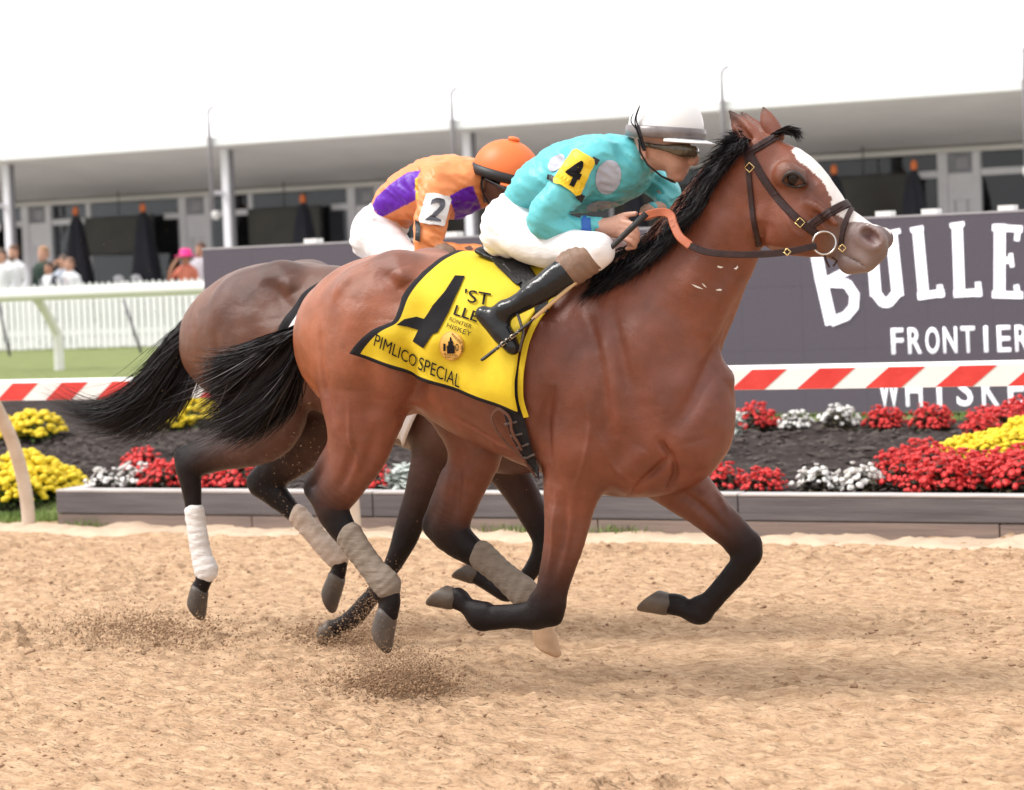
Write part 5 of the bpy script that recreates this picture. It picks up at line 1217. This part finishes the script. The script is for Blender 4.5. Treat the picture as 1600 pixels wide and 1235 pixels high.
# the big mixed drift: red round a stripe of yellow
for px, py in ((1412,762),(1442,772),(1475,768),(1508,770),(1540,762),(1425,745),(1460,748),(1495,748),(1535,750),(1568,756),(1405,742),(1440,728),(1612,745),(1535,690),(1572,678),(1604,668)): plant('red', px, py, bed_h, 'in the dense drift around the yellow stripe', 'red begonias of the dense drift')
for px, py in ((1484,726),(1500,720),(1520,718),(1540,712),(1560,706),(1580,700),(1600,694),(1545,722),(1575,714),(1605,706)): plant('mum', px, py, bed_h, 'in the stripe across the red drift', 'yellow chrysanthemums in the red drift', .62)
plant('mum', 262, 672, bed2_h, 'growing by the tail of the dark bay horse', 'tail mums', 1.0); plant('mum', 296, 668, bed2_h, 'growing by the tail of the dark bay horse', 'tail mums', 1.0)
for px, py in ((18,690),(52,688)): plant('mum', px, py, bed2_h, 'at the back of the bed below the striped rail', 'mums below the striped rail', .95)
for px, py in ((20,790),(55,780),(88,772),(0,778),(40,765)): plant('mum', px, py, bed2_h, 'in the group beside the cream rail post', 'mums beside the cream post', .95)
# grass tufts at the wall foot and along the bed edges
def tufts(n, pts, name, spread, hgt):
    V, F = [], []
    for i in range(n):
        c = rnd.choice(pts); x = c[0]+rnd.gauss(0, spread); y = c[1]+rnd.gauss(0, spread*.5); z = c[2]; a = rnd.random()*6.28; h = hgt*rnd.uniform(.5,1.3); w = .004; dx, dy = math.cos(a)*w, math.sin(a)*w; lx, ly = rnd.gauss(0,.4)*h, rnd.gauss(0,.4)*h
        o = len(V); V += [(x-dx,y-dy,z),(x+dx,y+dy,z),(x+dx*.6+lx*.5,y+dy*.6+ly*.5,z+h*.65),(x+lx,y+ly,z+h)]; F += [[o,o+1,o+2],[o,o+2,o+3]]
    o = link(name, npmesh(name, V, np.array(F), False), mat('grass_blade', (.10,.17,.03), .7, .3, 3, col2=(.22,.30,.07)), loc=pts[0]); tag(o, 'short green grass and weeds at the edge of the flower bed', 'grass', kind='stuff')
wp = [onY(x, 832, YW-.02) for x in (130, 700, 720, 790, 840, 850, 960, 985, 820)]; tufts(500, [(p.x, p.y, .02) for p in wp], 'edge_weeds', .10, .05)
lp = [(XC-.15-.5*rnd.random(), 13.75+rnd.random()*4, 0) for _ in range(60)]+[(XC-.2-1.6*rnd.random(), 13.7+rnd.random()*.35, 0) for _ in range(40)]
tufts(5000, [(x, y, float(inf_h(np.array([[x,y,0.]]))[0])) for x, y, _ in lp], 'edge_grass', .10, .05)
bp_ = [(-9.5+11*rnd.random(), 17.8+.6*rnd.random(), 0) for _ in range(160)]
tufts(5000, [(x, y, float(inf_h(np.array([[x,y,0.]]))[0])) for x, y, _ in bp_], 'screen_grass', .12, .06)

# ================================================================== SPECTATORS
def person(px, py_top, Y, label, skin, shirt, hair, trous=(.03,.03,.04), hgt=1.75, arm_up=0, hat=None, tie=None, jacket=None, beard=False, face=0.3):
    top = onY(px, py_top, Y); zf = gz+.015; H = top.z-zf; s = H/1.75; cx = top.x
    def q(x, z, y=0): return (cx+x*s, Y+y*s, zf+z*s)
    root = empty('person', (cx, Y, zf), label, 'person', None)
    sk, sh, tr_ = skin, shirt, trous
    B = [Loft([(q(0,.95),.13*s,.15*s,tr_),(q(0,1.05),.12*s,.15*s,sh),(q(0,1.25),.125*s,.18*s,sh),(q(0,1.40),.11*s,.19*s,sh),(q(0,1.47),.07*s,.10*s,sh)], .04, lat=(1,0,0)),
         Loft([(q(0,1.44),.055*s,.055*s,sk),(q(0,1.54),.055*s,.055*s,sk)], .02),
         Loft([(q(0,1.58,-.02),.085*s,.07*s,sk),(q(0,1.66,-.01),.095*s,.078*s,sk)], .02, lat=(1,0,0)), ball(q(0,1.60,-.105), .016*s, sk, .015)]
    for sg in (-1, 1):
        B.append(Loft([(q(sg*.09,.92),.085*s,.085*s,tr_),(q(sg*.10,.5),.06*s,.06*s,tr_),(q(sg*.10,.08),.045*s,.045*s,tr_),(q(sg*.10,.04,-.10),.035*s,.04*s,(.02,.02,.02))], .03))
        if arm_up and sg == (1 if arm_up > 0 else -1): B.append(Loft([(q(sg*.18,1.40),.055*s,.055*s,sh),(q(sg*.30,1.22,-.12),.047*s,.047*s,sh),(q(sg*.20,1.45,-.2),.038*s,.038*s,sk if hat else sh),(q(sg*.08,1.62,-.16),.034*s,.034*s,sk),(q(sg*.03,1.68,-.15),.03*s,.04*s,sk)], .03))
        else: B.append(Loft([(q(sg*.19,1.39),.055*s,.055*s,sh),(q(sg*.24,1.14,.02),.046*s,.046*s,sh),(q(sg*.20,.95,-.10),.036*s,.036*s,sh),(q(sg*.18,.90,-.14),.032*s,.036*s,sk)], .03))
    me, V, C = sdfmesh('body', B, .016, 1, colsig=.006); setcol(me, C); link('body', me, mat('person_cloth', rough=.75, var=.06, scale=6, attr=True, bump=.2, bscale=20), root)
    hm = [Loft([(q(0,1.725,-.03),.055*s,.078*s,None),(q(0,1.72,.03),.075*s,.086*s,None),(q(0,1.62,.065),.06*s,.080*s,None)], .03, lat=(1,0,0))]
    if beard: hm.append(Loft([(q(-.05,1.555,-.07),.03*s,.03*s,None),(q(0,1.53,-.085),.035*s,.04*s,None),(q(.05,1.555,-.07),.03*s,.03*s,None)], .02))
    me, V, C = sdfmesh('hair', hm, .012, 1); link('hair', me, mat('hair_%.2f_%.2f' % hair[:2], hair, .6, .3, 30), root)
    if hat:
        MB().lathe(q(0,1.66), [(.20*s,.0),(.23*s,.015*s),(.12*s,.04*s),(.115*s,.12*s),(.09*s,.15*s),(.02*s,.16*s)], 20).build('hat', mat('hat_pink', hat, .7, .1, 10), root, smooth=True)
    if jacket:
        me, V, C = sdfmesh('jacket', [Loft([(q(sg*.11,.95),.10*s,.09*s,None),(q(sg*.125,1.25),.12*s,.095*s,None),(q(sg*.13,1.42),.085*s,.09*s,None)], .02, lat=(1,0,0)) for sg in (-1,1)], .016, 1); link('jacket', me, mat('jacket_%.2f_%.2f' % jacket[:2], jacket, .8, .15, 8), root)
    if tie: MB().add([q(-.02,1.42,-.145),q(.02,1.42,-.145),q(.035,1.10,-.16),q(0,1.05,-.16),q(-.035,1.10,-.16)], [[0,1,2,3,4]]).build('tie', mat('tie_%.2f' % tie[0], tie, .6), root)
    return root
fair = (.55,.30,.21); tan = (.42,.21,.14); dk = (.20,.09,.06)
person(2, 392, 35.2, 'person in a white shirt beside the bearded man at the picket fence', fair, (.75,.75,.78), (.10,.06,.04))
person(21, 386, 36.0, 'bearded person in a white shirt with a grey panel down the front at the fence', fair, (.78,.78,.80), (.12,.06,.035), beard=True, tie=(.25,.24,.23))
person(67, 388, 36.4, 'tall fair haired person in a dark green top holding a drink at the fence', fair, (.02,.045,.03), (.40,.22,.12))
person(76, 412, 35.0, 'shorter person in a dark jacket over white in front of the green top', tan, (.75,.75,.78), (.05,.03,.025), jacket=(.03,.03,.045))
person(108, 406, 35.2, 'person in a white shirt and pale tie standing in front of a raised arm', fair, (.80,.80,.83), (.22,.12,.08), tie=(.60,.50,.52))
person(98, 402, 36.2, 'person in a pale blue shirt with one hand raised to the brow', fair, (.55,.60,.70), (.12,.08,.06), arm_up=-1)
person(290, 394, 35.2, 'person in a bright pink hat and colourful top lifting a phone to the face', tan, (.55,.16,.10), (.16,.08,.05), arm_up=-1, hat=(.85,.03,.25))
person(313, 382, 36.4, 'person with brown hair in pale clothes behind the pink hat', tan, (.50,.45,.50), (.10,.05,.035))
# ================================================================== FLYING DIRT
def spray(n, src, name, label):
    """src: list of (px, py, sx, sy, Y, sY, size, weight, maxlift)"""
    V = []; F = []; wts = [s[7] for s in src]
    for i in range(n):
        s = rnd.choices(src, wts)[0]; Y = s[4]+rnd.gauss(0, s[5]); p = onY(s[0]+rnd.gauss(0, s[2]), s[1]+rnd.gauss(0, s[3]), Y)
        if p.z < .005: p.z = .005+rnd.random()*.03
        r = s[6]*rnd.choice((.4,.5,.6,.8,1,1.5)); o = len(V)
        for d in ((1,0,0),(-1,0,0),(0,1,0),(0,-1,0),(0,0,1),(0,0,-1)): V.append((p.x+d[0]*r*rnd.uniform(.6,1.5), p.y+d[1]*r*rnd.uniform(.6,1.3), p.z+d[2]*r*rnd.uniform(.5,1.1)))
        F += [[o,o+2,o+4],[o+2,o+1,o+4],[o+1,o+3,o+4],[o+3,o,o+4],[o+2,o,o+5],[o+1,o+2,o+5],[o+3,o+1,o+5],[o,o+3,o+5]]
    o = link(name, npmesh(name, V, np.array(F), False), mat('flying_dirt', (.16,.095,.058), .95, .5, 60, col2=(.44,.29,.18), spec=.1), loc=Vector(V[0]))
    tag(o, label, 'dirt', kind='stuff')
spray(15000, [(625,1075,42,12,8.3,.16,.0050,2.2,0),(650,1050,34,20,8.3,.2,.0026,2.2,0),(600,1035,34,30,8.35,.2,.0019,2.0,0),(575,1000,22,34,8.5,.2,.0017,1.6,0),(540,1070,70,10,8.3,.25,.0022,1.2,0),(720,1070,60,10,8.3,.3,.002,.5,0)], 'dirt_burst', 'burst of dark dirt thrown up below the near hind hoof')
spray(12000, [(600,950,16,30,9.0,.2,.0017,1.5,0),(520,1005,35,16,9.4,.15,.0042,1.5,0),(590,985,25,35,9.2,.2,.0028,1.2,0),(240,1000,75,22,9.3,.3,.0044,2,0),(210,975,60,25,9.3,.3,.0026,1,0),(130,1010,70,16,9.3,.3,.003,.8,0)], 'dirt_burst', 'dirt kicked up behind the planted hoof of the dark bay')
spray(1500, [(470,760,60,70,9.1,.25,.0019,2,0),(330,900,60,60,9.2,.3,.0018,.7,0),(250,600,90,120,9.2,.4,.0017,.6,0),(720,760,90,60,8.9,.3,.0014,.4,0),(120,420,90,60,9.2,.4,.0016,.25,0)], 'sand_grains', 'fine sand grains flying around the galloping legs')

# loose clods lying on the harrowed track
def clods(n):
    P = np.stack([nrs.uniform(-11.5, 1, n), nrs.uniform(5.6, 13.3, n), np.zeros(n)], -1); keep = vnoise(P*np.array([.5,1,1]), 1.6, 2) > nrs.uniform(-.7,.7,n); P = P[keep]; P[:,2] = track_h(P)
    m_ = len(P); r = nrs.choice([.005,.007,.009,.012,.017], m_, p=[.3,.3,.22,.13,.05])
    D = np.array([(1,0,0),(-1,0,0),(0,1,0),(0,-1,0),(0,0,.75),(0,0,-.7),(.6,.6,.4),(-.6,.5,.4)], float)[:6]
    V = P[:,None]+D[None]*r[:,None,None]*nrs.uniform(.6,1.4,(m_,6,3))
    T = np.array([[0,2,4],[2,1,4],[1,3,4],[3,0,4],[2,0,5],[1,2,5],[3,1,5],[0,3,5]]); F = (T[None]+6*np.arange(m_)[:,None,None]).reshape(-1,3)
    o = link('dirt_clods', npmesh('dirt_clods', V.reshape(-1,3), F, True), mat('clod_dirt', (.27,.16,.10), .95, .4, 30, col2=(.52,.35,.23), spec=.1), loc=Vector(P[0]))
    tag(o, 'loose clods of dirt scattered over the racetrack', 'dirt', kind='stuff')
clods(26000)
